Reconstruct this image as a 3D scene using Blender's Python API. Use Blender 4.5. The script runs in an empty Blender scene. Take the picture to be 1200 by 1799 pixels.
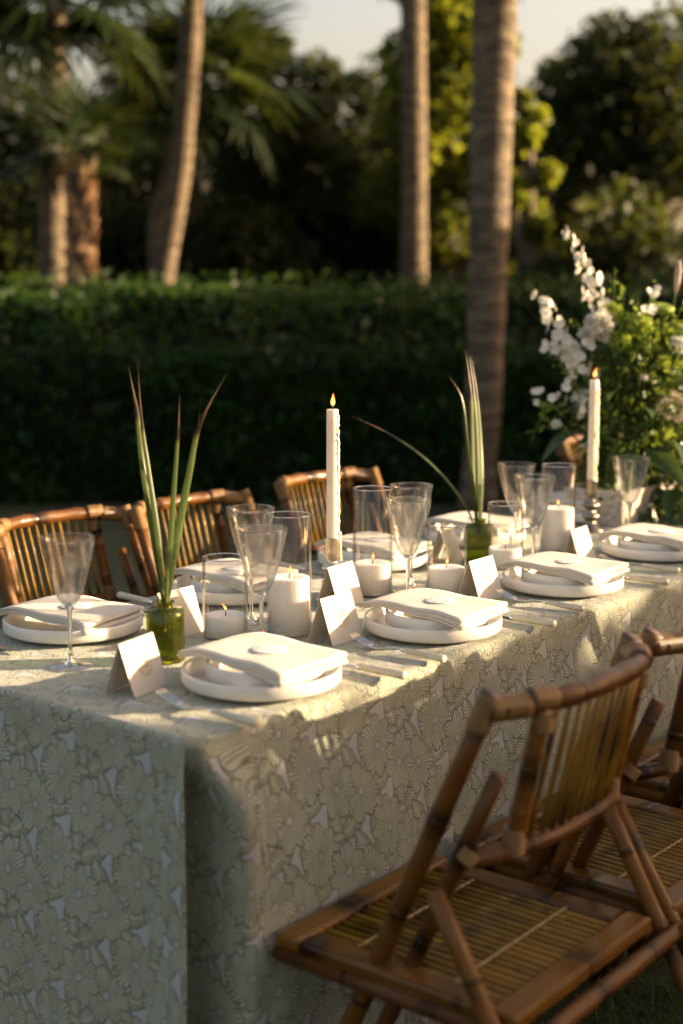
import bpy, bmesh, math, random
import numpy as np
from mathutils import Vector, Matrix

S = bpy.context.scene
COL = S.collection
rad = math.radians
random.seed(7)

# ---------------------------------------------------------------- camera
F_PX, HOR, IW, IH = 2500.0, 520.0, 1200.0, 1799.0
PITCH = math.atan((IH / 2 - HOR) / F_PX)
ZT = 0.76
CZ = ZT + 0.65
cd = bpy.data.cameras.new("camera")
cam = bpy.data.objects.new("camera", cd)
COL.objects.link(cam)
cam.location = (0, 0, CZ)
cam.rotation_euler = (math.pi / 2 - PITCH, 0, 0)
cd.sensor_fit = 'VERTICAL'
cd.sensor_height = 36.0
cd.sensor_width = 24.0
cd.lens = F_PX / IH * 36.0
cd.clip_start = 0.05
cd.clip_end = 600
cd.dof.use_dof = True
cd.dof.focus_distance = 2.85
cd.dof.aperture_fstop = 1.9
cd.dof.aperture_blades = 9
S.camera = cam

# ---------------------------------------------------------------- world, sun, exposure
SUN_EL, SUN_ROT = rad(11.5), rad(83.0)
w = bpy.data.worlds.new("World")
S.world = w
w.use_nodes = True
wn = w.node_tree.nodes
bg = wn["Background"]
sky = wn.new("ShaderNodeTexSky")
sky.sky_type = 'NISHITA'
sky.sun_disc = False
sky.sun_elevation = SUN_EL
sky.sun_rotation = SUN_ROT
sky.air_density = 1.0
sky.dust_density = 5.5
sky.ozone_density = 0.6
wb = wn.new("ShaderNodeMix")            # warm white balance of the evening sky
wb.data_type = 'RGBA'
wb.blend_type = 'MULTIPLY'
wb.inputs[0].default_value = 1.0
wb.inputs[7].default_value = (1.20, 0.985, 0.86, 1)
w.node_tree.links.new(sky.outputs[0], wb.inputs[6])
w.node_tree.links.new(wb.outputs[2], bg.inputs[0])
bg.inputs[1].default_value = 0.095
sd = bpy.data.lights.new("sun", 'SUN')
sd.energy = 4.7
sd.angle = rad(0.53)
sd.color = (1.0, 0.74, 0.45)
sun = bpy.data.objects.new("sun", sd)
COL.objects.link(sun)
sdir = Vector((math.sin(SUN_ROT) * math.cos(SUN_EL), math.cos(SUN_ROT) * math.cos(SUN_EL), math.sin(SUN_EL)))
sun.rotation_euler = sdir.to_track_quat('Z', 'Y').to_euler()
sun.location = (30, 10, 20)
S.view_settings.view_transform = 'Standard'
S.view_settings.look = 'None'
S.view_settings.exposure = 2.1
S.view_settings.gamma = 1.0
S.view_settings.use_curve_mapping = False
S.cycles.max_bounces = 10
S.cycles.transparent_max_bounces = 24
S.cycles.transmission_bounces = 10
S.cycles.sample_clamp_indirect = 6.0
S.cycles.use_denoising = True

# ---------------------------------------------------------------- coordinates
TH = rad(39.4)
AX = Vector((math.sin(TH), math.cos(TH), 0))      # along the table, away from the camera
NX = Vector((math.cos(TH), -math.sin(TH), 0))     # across the table, towards the near seats
TROT = math.pi / 2 - TH                           # rotation that puts local +x on AX


def tabp(a, n, z=ZT):
    p = AX * a + NX * n
    return Vector((p.x, p.y, z))


def at(px, py, y):
    """world point seen at pixel (px, py) at ground distance y"""
    dz = -math.sin(PITCH) - math.cos(PITCH) * (py - IH / 2) / F_PX
    dy = math.cos(PITCH) - math.sin(PITCH) * (py - IH / 2) / F_PX
    t = y / dy
    return Vector(((px - IW / 2) / F_PX * t, y, CZ + dz * t))


# ---------------------------------------------------------------- helpers
def tag(o, label=None, cat=None, group=None, kind=None):
    if label: o["label"] = label
    if cat: o["category"] = cat
    if group: o["group"] = group
    if kind: o["kind"] = kind
    return o


def empty(name, loc=(0, 0, 0), rz=0.0):
    o = bpy.data.objects.new(name, None)
    o.empty_display_size = 0.05
    COL.objects.link(o)
    o.location = loc
    o.rotation_euler = (0, 0, rz)
    return o


class MB:
    """collects geometry with uv (metres) for one mesh"""
    def __init__(s):
        s.v, s.f, s.uv, s.mi = [], [], [], []
        s.m = 0

    def face(s, idx, uvs=None):
        s.f.append(tuple(idx))
        s.uv.extend(uvs if uvs else [(0.0, 0.0)] * len(idx))
        s.mi.append(s.m)

    def tube(s, pts, r, n=10, caps=True, squash=1.0):
        pts = [Vector(p) for p in pts]
        k = len(pts)
        rs = r if isinstance(r, (list, tuple)) else [r] * k
        base = len(s.v)
        up = None
        L = 0.0
        lens = []
        for i, p in enumerate(pts):
            if i: L += (p - pts[i - 1]).length
            lens.append(L)
            t = (pts[min(i + 1, k - 1)] - pts[max(i - 1, 0)]).normalized()
            if up is None:
                ref = Vector((0, 0, 1)) if abs(t.z) < 0.9 else Vector((1, 0, 0))
                up = (ref - t * ref.dot(t)).normalized()
            else:
                up = (up - t * up.dot(t)).normalized()
            sd_ = t.cross(up)
            for j in range(n):
                a = 2 * math.pi * j / n
                s.v.append(p + (up * math.cos(a) * squash + sd_ * math.sin(a)) * rs[i])
        for i in range(k - 1):
            for j in range(n):
                j2 = (j + 1) % n
                a, b = base + i * n + j, base + i * n + j2
                u0, u1 = j / n, (j + 1) / n
                s.face((a, b, b + n, a + n), [(u0, lens[i]), (u1, lens[i]), (u1, lens[i + 1]), (u0, lens[i + 1])])
        if caps:
            s.face([base + j for j in range(n)][::-1])
            s.face([base + (k - 1) * n + j for j in range(n)])
        return s

    def lathe(s, prof, n=40, flute=None, c=(0, 0, 0)):
        """prof: (r, z) from start to end, open surface; flute(theta, i) scales r"""
        base = len(s.v)
        c = Vector(c)
        for i, (r, z) in enumerate(prof):
            for j in range(n):
                a = 2 * math.pi * j / n
                rr = r * (flute(a, i) if flute else 1)
                s.v.append(c + Vector((rr * math.cos(a), rr * math.sin(a), z)))
        for i in range(len(prof) - 1):
            for j in range(n):
                j2 = (j + 1) % n
                a, b = base + i * n + j, base + i * n + j2
                s.face((a, b, b + n, a + n), [(j / n, prof[i][1]), ((j + 1) / n, prof[i][1]), ((j + 1) / n, prof[i + 1][1]), (j / n, prof[i + 1][1])])
        return s

    def cap(s, i0, n, flip=False):
        s.face([i0 + j for j in (range(n - 1, -1, -1) if flip else range(n))])

    def box(s, c, d, M=None):
        c = Vector(c)
        b = len(s.v)
        for x in (-.5, .5):
            for y in (-.5, .5):
                for z in (-.5, .5):
                    p = Vector((x * d[0], y * d[1], z * d[2]))
                    if M is not None: p = M @ p
                    s.v.append(c + p)
        L = max(range(3), key=lambda i: d[i])
        for q in ((0, 1, 3, 2), (4, 6, 7, 5), (0, 4, 5, 1), (2, 3, 7, 6), (0, 2, 6, 4), (1, 5, 7, 3)):
            uv = []
            for i in q:
                x, y, z = (i >> 2 & 1), (i >> 1 & 1), (i & 1)
                l = (x, y, z)[L] * d[L]
                o = [(x, y, z)[k] * d[k] for k in range(3) if k != L]
                uv.append((o[0] + o[1], l))
            s.face([b + i for i in q], uv)
        return s

    def build(s, name, mat, parent=None, smooth=True, bevel=0.0, sub=0):
        me = bpy.data.meshes.new(name)
        me.from_pydata([tuple(v) for v in s.v], [], s.f)
        ul = me.uv_layers.new(name="UVMap")
        ul.data.foreach_set("uv", np.array(s.uv, dtype=np.float32).ravel())
        mats = mat if isinstance(mat, (list, tuple)) else [mat]
        for m in mats: me.materials.append(m)
        if len(mats) > 1: me.polygons.foreach_set("material_index", s.mi)
        if smooth: me.shade_smooth()
        o = bpy.data.objects.new(name, me)
        COL.objects.link(o)
        if parent: o.parent = parent
        if bevel:
            b = o.modifiers.new("bevel", 'BEVEL')
            b.width = bevel
            b.segments = 2
            b.limit_method = 'ANGLE'
        if sub:
            m = o.modifiers.new("sub", 'SUBSURF')
            m.levels = m.render_levels = sub
        return o


def quads_obj(name, V, mat, parent=None, nper=4, smooth=False, uv=None):
    """V: numpy (n, nper, 3) separate polygons"""
    n = len(V)
    me = bpy.data.meshes.new(name)
    me.vertices.add(n * nper)
    me.vertices.foreach_set("co", V.astype(np.float32).ravel())
    me.loops.add(n * nper)
    me.loops.foreach_set("vertex_index", np.arange(n * nper, dtype=np.int32))
    me.polygons.add(n)
    me.polygons.foreach_set("loop_start", np.arange(0, n * nper, nper, dtype=np.int32))
    me.materials.append(mat)
    if uv is not None:
        ul = me.uv_layers.new(name="UVMap")
        ul.data.foreach_set("uv", uv.astype(np.float32).ravel())
    me.update(calc_edges=True)
    o = bpy.data.objects.new(name, me)
    COL.objects.link(o)
    if parent: o.parent = parent
    return o


def link_copy(o, parent=None):
    c = o.copy()
    COL.objects.link(c)
    if parent: c.parent = parent
    return c


def copy_tree(o, parent=None):
    c = link_copy(o, parent)
    for ch in list(o.children): copy_tree(ch, c)
    return c


# ---------------------------------------------------------------- materials
def newmat(name):
    m = bpy.data.materials.new(name)
    m.use_nodes = True
    nt = m.node_tree
    nt.nodes.clear()
    out = nt.nodes.new("ShaderNodeOutputMaterial")
    return m, nt, out


class NX_:
    """tiny expression helper over Math nodes"""
    def __init__(s, nt, sock): s.nt, s.s = nt, sock

    def _m(s, op, *a):
        n = s.nt.nodes.new("ShaderNodeMath")
        n.operation = op
        for i, x in enumerate((s,) + a):
            if isinstance(x, NX_): s.nt.links.new(x.s, n.inputs[i])
            else: n.inputs[i].default_value = x
        return NX_(s.nt, n.outputs[0])

    def __add__(s, o): return s._m('ADD', o)
    __radd__ = __add__
    def __sub__(s, o): return s._m('SUBTRACT', o)
    def __rsub__(s, o): return (s * -1.0) + o
    def __mul__(s, o): return s._m('MULTIPLY', o)
    __rmul__ = __mul__
    def __truediv__(s, o): return s._m('DIVIDE', o)
    def __lt__(s, o): return s._m('LESS_THAN', o)
    def __gt__(s, o): return s._m('GREATER_THAN', o)
    def abs(s): return s._m('ABSOLUTE')
    def sin(s): return s._m('SINE')
    def cos(s): return s._m('COSINE')
    def fract(s): return s._m('FRACT')
    def sqrt(s): return s._m('SQRT')
    def atan2(s, o): return s._m('ARCTAN2', o)
    def max(s, o): return s._m('MAXIMUM', o)
    def min(s, o): return s._m('MINIMUM', o)
    def smooth(s, a, b):
        n = s.nt.nodes.new("ShaderNodeMapRange")
        n.interpolation_type = 'SMOOTHSTEP'
        s.nt.links.new(s.s, n.inputs[0])
        n.inputs[1].default_value = a
        n.inputs[2].default_value = b
        return NX_(s.nt, n.outputs[0])


def N(nt, t, **kw):
    n = nt.nodes.new(t)
    for k, v in kw.items():
        if hasattr(n, k): setattr(n, k, v)
        else: n.inputs[k].default_value = v
    return n


def mixc(nt, fac, a, b):
    n = nt.nodes.new("ShaderNodeMix")
    n.data_type = 'RGBA'
    for sock, x in ((n.inputs[0], fac), (n.inputs[6], a), (n.inputs[7], b)):
        if isinstance(x, NX_): nt.links.new(x.s, sock)
        elif isinstance(x, bpy.types.NodeSocket): nt.links.new(x, sock)
        elif isinstance(x, (tuple, list)): sock.default_value = (*x[:3], 1)
        else: sock.default_value = x
    return n.outputs[2]


def noise(nt, scale, detail=3, coord='Object', stretch=None, rough=0.55, dist=0.0):
    tc = N(nt, "ShaderNodeTexCoord")
    src = tc.outputs[coord]
    if stretch:
        mp = N(nt, "ShaderNodeMapping")
        mp.inputs[3].default_value = stretch
        nt.links.new(src, mp.inputs[0])
        src = mp.outputs[0]
    n = N(nt, "ShaderNodeTexNoise")
    n.inputs["Scale"].default_value = scale
    n.inputs["Detail"].default_value = detail
    n.inputs["Roughness"].default_value = rough
    n.inputs["Distortion"].default_value = dist
    nt.links.new(src, n.inputs["Vector"])
    return NX_(nt, n.outputs[0])


def bump(nt, h, strength=0.3, dist=0.01):
    b = N(nt, "ShaderNodeBump")
    b.inputs["Strength"].default_value = strength
    b.inputs["Distance"].default_value = dist
    nt.links.new(h.s, b.inputs["Height"])
    return b.outputs[0]


def principled(nt, out, color, rough=0.5, normal=None, **kw):
    p = nt.nodes.new("ShaderNodeBsdfPrincipled")
    if isinstance(color, (tuple, list)): p.inputs["Base Color"].default_value = (*color[:3], 1)
    else: nt.links.new(color, p.inputs["Base Color"])
    if isinstance(rough, NX_): nt.links.new(rough.s, p.inputs["Roughness"])
    else: p.inputs["Roughness"].default_value = rough
    if normal is not None: nt.links.new(normal, p.inputs["Normal"])
    for k, v in kw.items():
        p.inputs[k.replace('_', ' ')].default_value = v
    nt.links.new(p.outputs[0], out.inputs[0])
    return p


def simple(name, color, rough=0.5, nscale=0, var=0.12, bs=0.0, bd=0.002, coord='Object', stretch=None, **kw):
    m, nt, out = newmat(name)
    col, nrm = color, None
    if nscale:
        h = noise(nt, nscale, 4, coord, stretch)
        d = tuple(c * (1 - var * 1.6) for c in color)
        l = tuple(min(1, c * (1 + var)) for c in color)
        col = mixc(nt, h.smooth(0.3, 0.7), d, l)
        if bs: nrm = bump(nt, h, bs, bd)
    principled(nt, out, col, rough, nrm, **kw)
    return m


M = {}
M['ceramic'] = simple("ceramic", (0.66, 0.64, 0.60), 0.38, 14, 0.03, 0.05, 0.001)
M['card'] = simple("card_paper", (0.60, 0.54, 0.46), 0.75, 240, 0.03, 0.15, 0.0004)
M['medallion'] = simple("medallion_paper", (0.52, 0.455, 0.37), 0.65, 90, 0.04)
M['ink'] = simple("pale_ink", (0.32, 0.24, 0.15), 0.6)
M['shell'] = simple("sand_dollar_shell", (0.80, 0.77, 0.73), 0.7, 160, 0.06, 0.3, 0.0006)
M['slit'] = simple("shell_slit", (0.33, 0.29, 0.25), 0.8)
M['bone'] = simple("bone_handle", (0.56, 0.51, 0.39), 0.35, 18, 0.10, 0.05, 0.001, stretch=(1, 6, 6))
M['steel'] = simple("polished_steel", (0.70, 0.69, 0.67), 0.16, Metallic=1.0)
M['brass'] = simple("champagne_silver", (0.74, 0.62, 0.46), 0.20, 60, 0.10, 0.08, 0.001, Metallic=1.0)
M['pewter'] = simple("tarnished_silver", (0.30, 0.25, 0.20), 0.28, 40, 0.2, 0.1, 0.001, Metallic=1.0)
M['wax'] = simple("candle_wax", (0.90, 0.80, 0.62), 0.45, 30, 0.02, 0.05, 0.001,
                  Subsurface_Weight=0.55, Subsurface_Scale=0.015, Subsurface_Radius=(1.0, 0.6, 0.35))
M['sandwax'] = simple("white_granular_wax", (0.92, 0.90, 0.88), 0.7, 420, 0.05, 0.45, 0.0012,
                      Subsurface_Weight=0.3, Subsurface_Scale=0.01)
M['wick'] = simple("burnt_wick", (0.03, 0.02, 0.015), 0.9, 200, 0.3)
M['whitewood'] = simple("whitewashed_wood", (0.42, 0.37, 0.31), 0.7, 9, 0.25, 0.3, 0.003, stretch=(1, 9, 9))
M['tree_bark'] = simple("bark", (0.10, 0.075, 0.055), 0.9, 8, 0.4, 0.7, 0.03)  # plain brown bark of the broadleaf trunks
M['shaded_twigs'] = simple("hedge_inner_shade", (0.012, 0.014, 0.007), 0.95, 12, 0.4)  # near-black: shade between the hedge leaves put into the colour
M['soilwood'] = simple("table_wood", (0.25, 0.17, 0.10), 0.6, 6, 0.2, stretch=(1, 8, 8))


def flame_mat():
    m, nt, out = newmat("flame")
    tc = N(nt, "ShaderNodeTexCoord")
    sp = N(nt, "ShaderNodeSeparateXYZ")
    nt.links.new(tc.outputs["Generated"], sp.inputs[0])
    z = NX_(nt, sp.outputs[2])
    c = mixc(nt, z.smooth(0.15, 0.9), (1.0, 0.50, 0.14), (1.0, 0.22, 0.03))
    e = N(nt, "ShaderNodeEmission")
    nt.links.new(c, e.inputs[0])
    st = z.smooth(0.0, 0.35) * 0.75 + 0.12
    nt.links.new(st.s, e.inputs[1])
    t = N(nt, "ShaderNodeBsdfTransparent")
    mx = N(nt, "ShaderNodeMixShader")
    mx.inputs[0].default_value = 0.85
    nt.links.new(t.outputs[0], mx.inputs[1])
    nt.links.new(e.outputs[0], mx.inputs[2])
    nt.links.new(mx.outputs[0], out.inputs[0])
    return m


M['flame'] = flame_mat()


def thin_glass(name, tint=(0.98, 0.985, 0.98), haze=0.0, ripple=0.0, nscale=60, stretch=None, rough=0.01, ior=1.5, hazecol=(0.85, 0.83, 0.8), edge=0.62):
    m, nt, out = newmat(name)
    tr = N(nt, "ShaderNodeBsdfTransparent")
    gl = N(nt, "ShaderNodeBsdfGlossy")
    gl.inputs["Roughness"].default_value = rough
    lw = N(nt, "ShaderNodeLayerWeight")
    lw.inputs[0].default_value = 0.5
    fc = NX_(nt, lw.outputs["Facing"])
    f2 = fc * fc
    tc = mixc(nt, f2 * fc, tint, tuple(x * edge for x in tint))     # longer way through the wall at the sides
    nt.links.new(tc, tr.inputs[0])
    fr = f2 * f2 * fc * 0.9 + ((ior - 1) / (ior + 1)) ** 2
    if ripple:
        h = noise(nt, nscale, 2, 'Object', stretch)
        nb = bump(nt, h, ripple, 0.004)
        nt.links.new(nb, gl.inputs["Normal"])
        nt.links.new(nb, lw.inputs["Normal"])
    mx = N(nt, "ShaderNodeMixShader")
    nt.links.new(fr.s, mx.inputs[0])
    nt.links.new(tr.outputs[0], mx.inputs[1])
    nt.links.new(gl.outputs[0], mx.inputs[2])
    res = mx.outputs[0]
    if haze:
        d = N(nt, "ShaderNodeBsdfDiffuse")
        d.inputs[0].default_value = (*hazecol, 1)
        tl = N(nt, "ShaderNodeBsdfTranslucent")
        tl.inputs[0].default_value = (*hazecol, 1)
        a = N(nt, "ShaderNodeMixShader")
        a.inputs[0].default_value = 0.5
        nt.links.new(d.outputs[0], a.inputs[1])
        nt.links.new(tl.outputs[0], a.inputs[2])
        h2 = noise(nt, nscale * 1.6, 4, 'Object', stretch)
        mx2 = N(nt, "ShaderNodeMixShader")
        nt.links.new((h2.smooth(0.42, 0.75) * haze + haze * 0.25).s, mx2.inputs[0])
        nt.links.new(res, mx2.inputs[1])
        nt.links.new(a.outputs[0], mx2.inputs[2])
        res = mx2.outputs[0]
    nt.links.new(res, out.inputs[0])
    return m


M['clear'] = thin_glass("clear_glass", (0.985, 0.98, 0.97), 0.003, 0.04, 20, None, 0.01, 1.45)
M['seeded'] = thin_glass("seeded_glass", (0.97, 0.97, 0.965), 0.003, 0.20, 75, None, 0.02, 1.27)
M['green'] = thin_glass("olive_green_glass", (0.58, 0.63, 0.13), 0.085, 0.05, 30, None, 0.03, 1.5, (0.42, 0.38, 0.03))


def solid_glass():
    m, nt, out = newmat("solid_glass")
    principled(nt, out, (1, 1, 1), 0.02, None, Transmission_Weight=1.0, IOR=1.45)
    return m


M['solid'] = solid_glass()


def seeded_mat():
    m = M['seeded']
    nt = m.node_tree
    out = [n for n in nt.nodes if n.type == 'OUTPUT_MATERIAL'][0]
    src = out.inputs[0].links[0].from_socket
    p = nt.nodes.new("ShaderNodeBsdfPrincipled")
    p.inputs["Base Color"].default_value = (0.98, 0.98, 0.98, 1)
    p.inputs["Roughness"].default_value = 0.0
    p.inputs["Transmission Weight"].default_value = 1.0
    p.inputs["IOR"].default_value = 1.45
    h = noise(nt, 55, 2)
    h2 = noise(nt, 140, 1)
    nt.links.new(bump(nt, h + h2 * 0.35, 0.22, 0.003), p.inputs["Normal"])
    mx = N(nt, "ShaderNodeMixShader")
    mx.inputs[0].default_value = 0.22
    nt.links.new(src, mx.inputs[1])
    nt.links.new(p.outputs[0], mx.inputs[2])
    nt.links.new(mx.outputs[0], out.inputs[0])


seeded_mat()


def linen_mat():
    m, nt, out = newmat("ribbed_linen")
    uv = N(nt, "ShaderNodeUVMap")
    sp = N(nt, "ShaderNodeSeparateXYZ")
    nt.links.new(uv.outputs[0], sp.inputs[0])
    x = NX_(nt, sp.outputs[0])
    rib = (x * (2 * math.pi / 0.0048)).sin() * 0.5 + 0.5
    h = noise(nt, 300, 3, 'UV')
    col = mixc(nt, rib.smooth(0.1, 0.9), (0.53, 0.48, 0.40), (0.69, 0.64, 0.56))
    nrm = bump(nt, rib + h * 0.3, 0.5, 0.0012)
    principled(nt, out, col, 0.85, nrm, Sheen_Weight=0.15)
    return m


M['linen'] = linen_mat()


def cloth_mat():
    m, nt, out = newmat("embroidered_tablecloth")
    uv = N(nt, "ShaderNodeUVMap")
    wob = N(nt, "ShaderNodeTexNoise")
    wob.inputs["Scale"].default_value = 22
    wob.inputs["Detail"].default_value = 2
    nt.links.new(uv.outputs[0], wob.inputs["Vector"])
    sc = N(nt, "ShaderNodeVectorMath", operation='MULTIPLY_ADD')
    nt.links.new(wob.outputs["Color"], sc.inputs[0])
    sc.inputs[1].default_value = (0.016, 0.016, 0)
    nt.links.new(uv.outputs[0], sc.inputs[2])
    sp = N(nt, "ShaderNodeSeparateXYZ")
    nt.links.new(sc.outputs[0], sp.inputs[0])
    u, v = NX_(nt, sp.outputs[0]) * 1.2, NX_(nt, sp.outputs[1]) * 1.2
    PU, PV = 0.215, 0.165

    def local(u0, v0, rot):
        x = ((u - (u0 * PU - PU / 2)) / PU).fract() * PU - PU / 2
        y = ((v - (v0 * PV - PV / 2)) / PV).fract() * PV - PV / 2
        if rot:
            c, s = math.cos(rot), math.sin(rot)
            return x * c + y * s, y * c - x * s
        return x, y

    def leaf(u0, v0, rot, L, W):
        L, W = L * 1.18, W * 1.22
        x, y = local(u0, v0, rot)
        ay = y.abs()
        e = (1.0 - (x / L) * (x / L)) * W - ay
        mask = e.smooth(-0.0004, 0.0004)
        line = 1.0 - e.abs().smooth(0.0008, 0.0024)
        t = ((x + ay * 0.9) / 0.0085).fract()
        vein = (1.0 - (t - 0.5).abs().smooth(0.12, 0.30)) * ay.smooth(0.0025, 0.0035) * mask
        inner = (1.0 - (e - 0.0045).abs().smooth(0.0004, 0.0014)) * 0.6
        return mask, line.max(vein * 0.85).max(inner)

    def flower(u0, v0, R, k, ph):
        R = R * 1.14
        x, y = local(u0, v0, 0)
        r = (x * x + y * y * 0.85).sqrt()
        th = y.atan2(x)
        e = ((th * (k / 2) + ph).cos().abs() * 0.30 + 0.74) * R - r
        mask = e.smooth(-0.0004, 0.0004)
        line = 1.0 - e.abs().smooth(0.0008, 0.0022)
        rib = (1.0 - (th * 17.0).sin().abs().smooth(0.15, 0.65)) * r.smooth(0.009, 0.012) * mask
        sep = (1.0 - ((th * (k / 2) + ph).cos().abs() * r).smooth(0.0006, 0.0018)) * mask
        centre = 1.0 - r.smooth(0.0068, 0.0082)
        ring = (1.0 - (r - 0.0088).abs().smooth(0.0004, 0.0016))
        return mask, (line.max(rib * 0.9)).max(sep).max(ring), centre

    leaves = [leaf(0.20, 0.45, 1.25, 0.046, 0.019), leaf(0.50, 0.02, -0.55, 0.045, 0.018), leaf(0.86, 0.50, 0.5, 0.046, 0.018),
              leaf(0.33, 0.86, 0.25, 0.040, 0.016), leaf(0.62, 0.62, 1.75, 0.042, 0.016), leaf(0.95, 0.18, -1.1, 0.040, 0.017), leaf(0.16, 0.10, 0.9, 0.038, 0.015), leaf(0.55, 0.36, 0.1, 0.034, 0.013), leaf(0.80, 0.74, -0.9, 0.034, 0.013), leaf(0.22, 0.62, -0.5, 0.034, 0.014)]
    flowers = [flower(0.02, 0.82, 0.048, 7, 0.4), flower(0.36, 0.28, 0.050, 8, 0.0), flower(0.70, 0.95, 0.047, 7, 1.1)]
    mask, line = leaves[0]
    for mk, ln in leaves[1:]:
        line = line * (1.0 - mk) + ln * 1.0
        mask = mask.max(mk)
    cen = None
    for mk, ln, ce in flowers:
        line = line * (1.0 - mk) + ln
        mask = mask.max(mk)
        cen = ce if cen is None else cen.max(ce)
    line = line.min(1.0)
    weave = noise(nt, 900, 2, 'UV')
    big = noise(nt, 30, 4, 'UV')
    fill = mixc(nt, big.smooth(0.3, 0.7), (0.300, 0.330, 0.245), (0.395, 0.425, 0.335))
    stip = noise(nt, 420, 3, 'UV')
    fill = mixc(nt, stip.smooth(0.50, 0.62) * 0.5, fill, (0.20, 0.185, 0.10))
    fill = mixc(nt, weave.smooth(0.35, 0.65) * 0.3, fill, (0.27, 0.25, 0.14))
    hue = noise(nt, 14, 2, 'UV')
    fill = mixc(nt, hue.smooth(0.35, 0.65) * 0.5, fill, (0.40, 0.425, 0.36))
    base = mixc(nt, mask * (1.0 - cen), (0.355, 0.365, 0.365), fill)
    col = mixc(nt, line * (1.0 - cen) * (hue * 0.5 + 0.6).min(1.0), base, (0.095, 0.085, 0.035))
    hgt = mask * 1.0 + cen * 0.5 - line * 0.9 + weave * 0.35
    crease = noise(nt, 9, 4, 'UV', (1.6, 0.7, 1))
    nrm = bump(nt, hgt + crease * 5.0, 0.75, 0.0016)
    principled(nt, out, col, 0.72, nrm, Sheen_Weight=0.25)
    return m


M['cloth'] = cloth_mat()


def bamboo_mat(name, c0, c1, dark, ring=0.16, rough=0.28):
    m, nt, out = newmat(name)
    uv = N(nt, "ShaderNodeUVMap")
    sp = N(nt, "ShaderNodeSeparateXYZ")
    nt.links.new(uv.outputs[0], sp.inputs[0])
    oi = N(nt, "ShaderNodeObjectInfo")
    rnd = NX_(nt, oi.outputs["Random"])
    v = NX_(nt, sp.outputs[1]) + rnd * 0.35
    big = noise(nt, 9, 4, 'Object')
    streak = noise(nt, 45, 3, 'UV', (6, 0.25, 1))
    t = (v / ring).fract()
    d = (t - 0.5).abs()
    node = 1.0 - d.smooth(0.012, 0.05)
    burn = (1.0 - d.smooth(0.03, 0.26)) * big.smooth(0.40, 0.62)
    col = mixc(nt, (streak * 0.7 + rnd * 0.3).smooth(0.25, 0.72), c0, c1)
    col = mixc(nt, (burn.max(node * 0.7)).max(big.smooth(0.62, 0.8) * 0.8), col, dark)
    nrm = bump(nt, node * 1.0 + streak * 0.3, 0.5, 0.004)
    principled(nt, out, col, rough, nrm, Coat_Weight=0.10, Coat_Roughness=0.10, Specular_IOR_Level=0.22)
    return m


M['bamboo'] = bamboo_mat("lacquered_bamboo", (0.044, 0.015, 0.003), (0.165, 0.066, 0.009), (0.010, 0.004, 0.002))
M['slat'] = bamboo_mat("bamboo_slat", (0.12, 0.058, 0.005), (0.32, 0.178, 0.017), (0.05, 0.022, 0.004), 0.9, 0.32)
M['seatbam'] = bamboo_mat("seat_bamboo", (0.072, 0.028, 0.004), (0.19, 0.086, 0.011), (0.020, 0.008, 0.003), 0.27, 0.34)


def wrap_mat():
    m, nt, out = newmat("cane_binding")
    uv = N(nt, "ShaderNodeUVMap")
    sp = N(nt, "ShaderNodeSeparateXYZ")
    nt.links.new(uv.outputs[0], sp.inputs[0])
    v = NX_(nt, sp.outputs[1])
    s = (v * (2 * math.pi / 0.007)).sin().abs()
    h = noise(nt, 40, 3)
    col = mixc(nt, s.smooth(0.0, 0.5), (0.05, 0.022, 0.007), (0.26, 0.140, 0.042))
    col = mixc(nt, h.smooth(0.4, 0.7) * 0.5, col, (0.20, 0.09, 0.03))
    principled(nt, out, col, 0.45, bump(nt, s, 0.8, 0.002))
    return m


M['wrap'] = wrap_mat()
M['cord'] = simple("pale_cord", (0.50, 0.38, 0.22), 0.8, 200, 0.2)


def leaf_mat(name, c0, c1, trans=0.35, rough=0.45, nscale=1.7, tcol=None, spec=0.3):
    m, nt, out = newmat(name)
    h = noise(nt, nscale, 3)
    wh = noise(nt, nscale * 14, 1)
    col = mixc(nt, (h * 0.6 + wh * 0.4).smooth(0.35, 0.65), c0, c1)
    p = nt.nodes.new("ShaderNodeBsdfPrincipled")
    nt.links.new(col, p.inputs["Base Color"])
    p.inputs["Roughness"].default_value = rough
    p.inputs["Specular IOR Level"].default_value = spec
    t = N(nt, "ShaderNodeBsdfTranslucent")
    if tcol: tc = mixc(nt, (h * 0.6 + wh * 0.4).smooth(0.35, 0.65), tuple(x * 0.7 for x in tcol), tcol)
    else: tc = col
    nt.links.new(tc, t.inputs[0])
    mx = N(nt, "ShaderNodeMixShader")
    mx.inputs[0].default_value = trans
    nt.links.new(p.outputs[0], mx.inputs[1])
    nt.links.new(t.outputs[0], mx.inputs[2])
    nt.links.new(mx.outputs[0], out.inputs[0])
    return m


M['hedge'] = leaf_mat("hedge_leaf", (0.007, 0.026, 0.004), (0.020, 0.062, 0.009), 0.28, 0.5, 1.2, (0.09, 0.17, 0.015), 0.25)
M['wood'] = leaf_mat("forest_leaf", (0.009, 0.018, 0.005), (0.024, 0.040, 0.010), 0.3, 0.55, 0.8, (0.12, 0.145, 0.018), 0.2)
M['lit'] = leaf_mat("sunlit_forest_leaf", (0.026, 0.046, 0.008), (0.065, 0.090, 0.013), 0.5, 0.5, 0.8, (0.36, 0.40, 0.03))  # forest leaf lightened, sun on the crowns put into the colour
M['frond'] = leaf_mat("palm_frond", (0.009, 0.020, 0.006), (0.021, 0.040, 0.009), 0.28, 0.5, 2.0, (0.085, 0.115, 0.02))
M['dead'] = leaf_mat("dead_frond", (0.10, 0.06, 0.03), (0.2, 0.13, 0.07), 0.3, 0.7, 2.0, (0.3, 0.2, 0.1))
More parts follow.
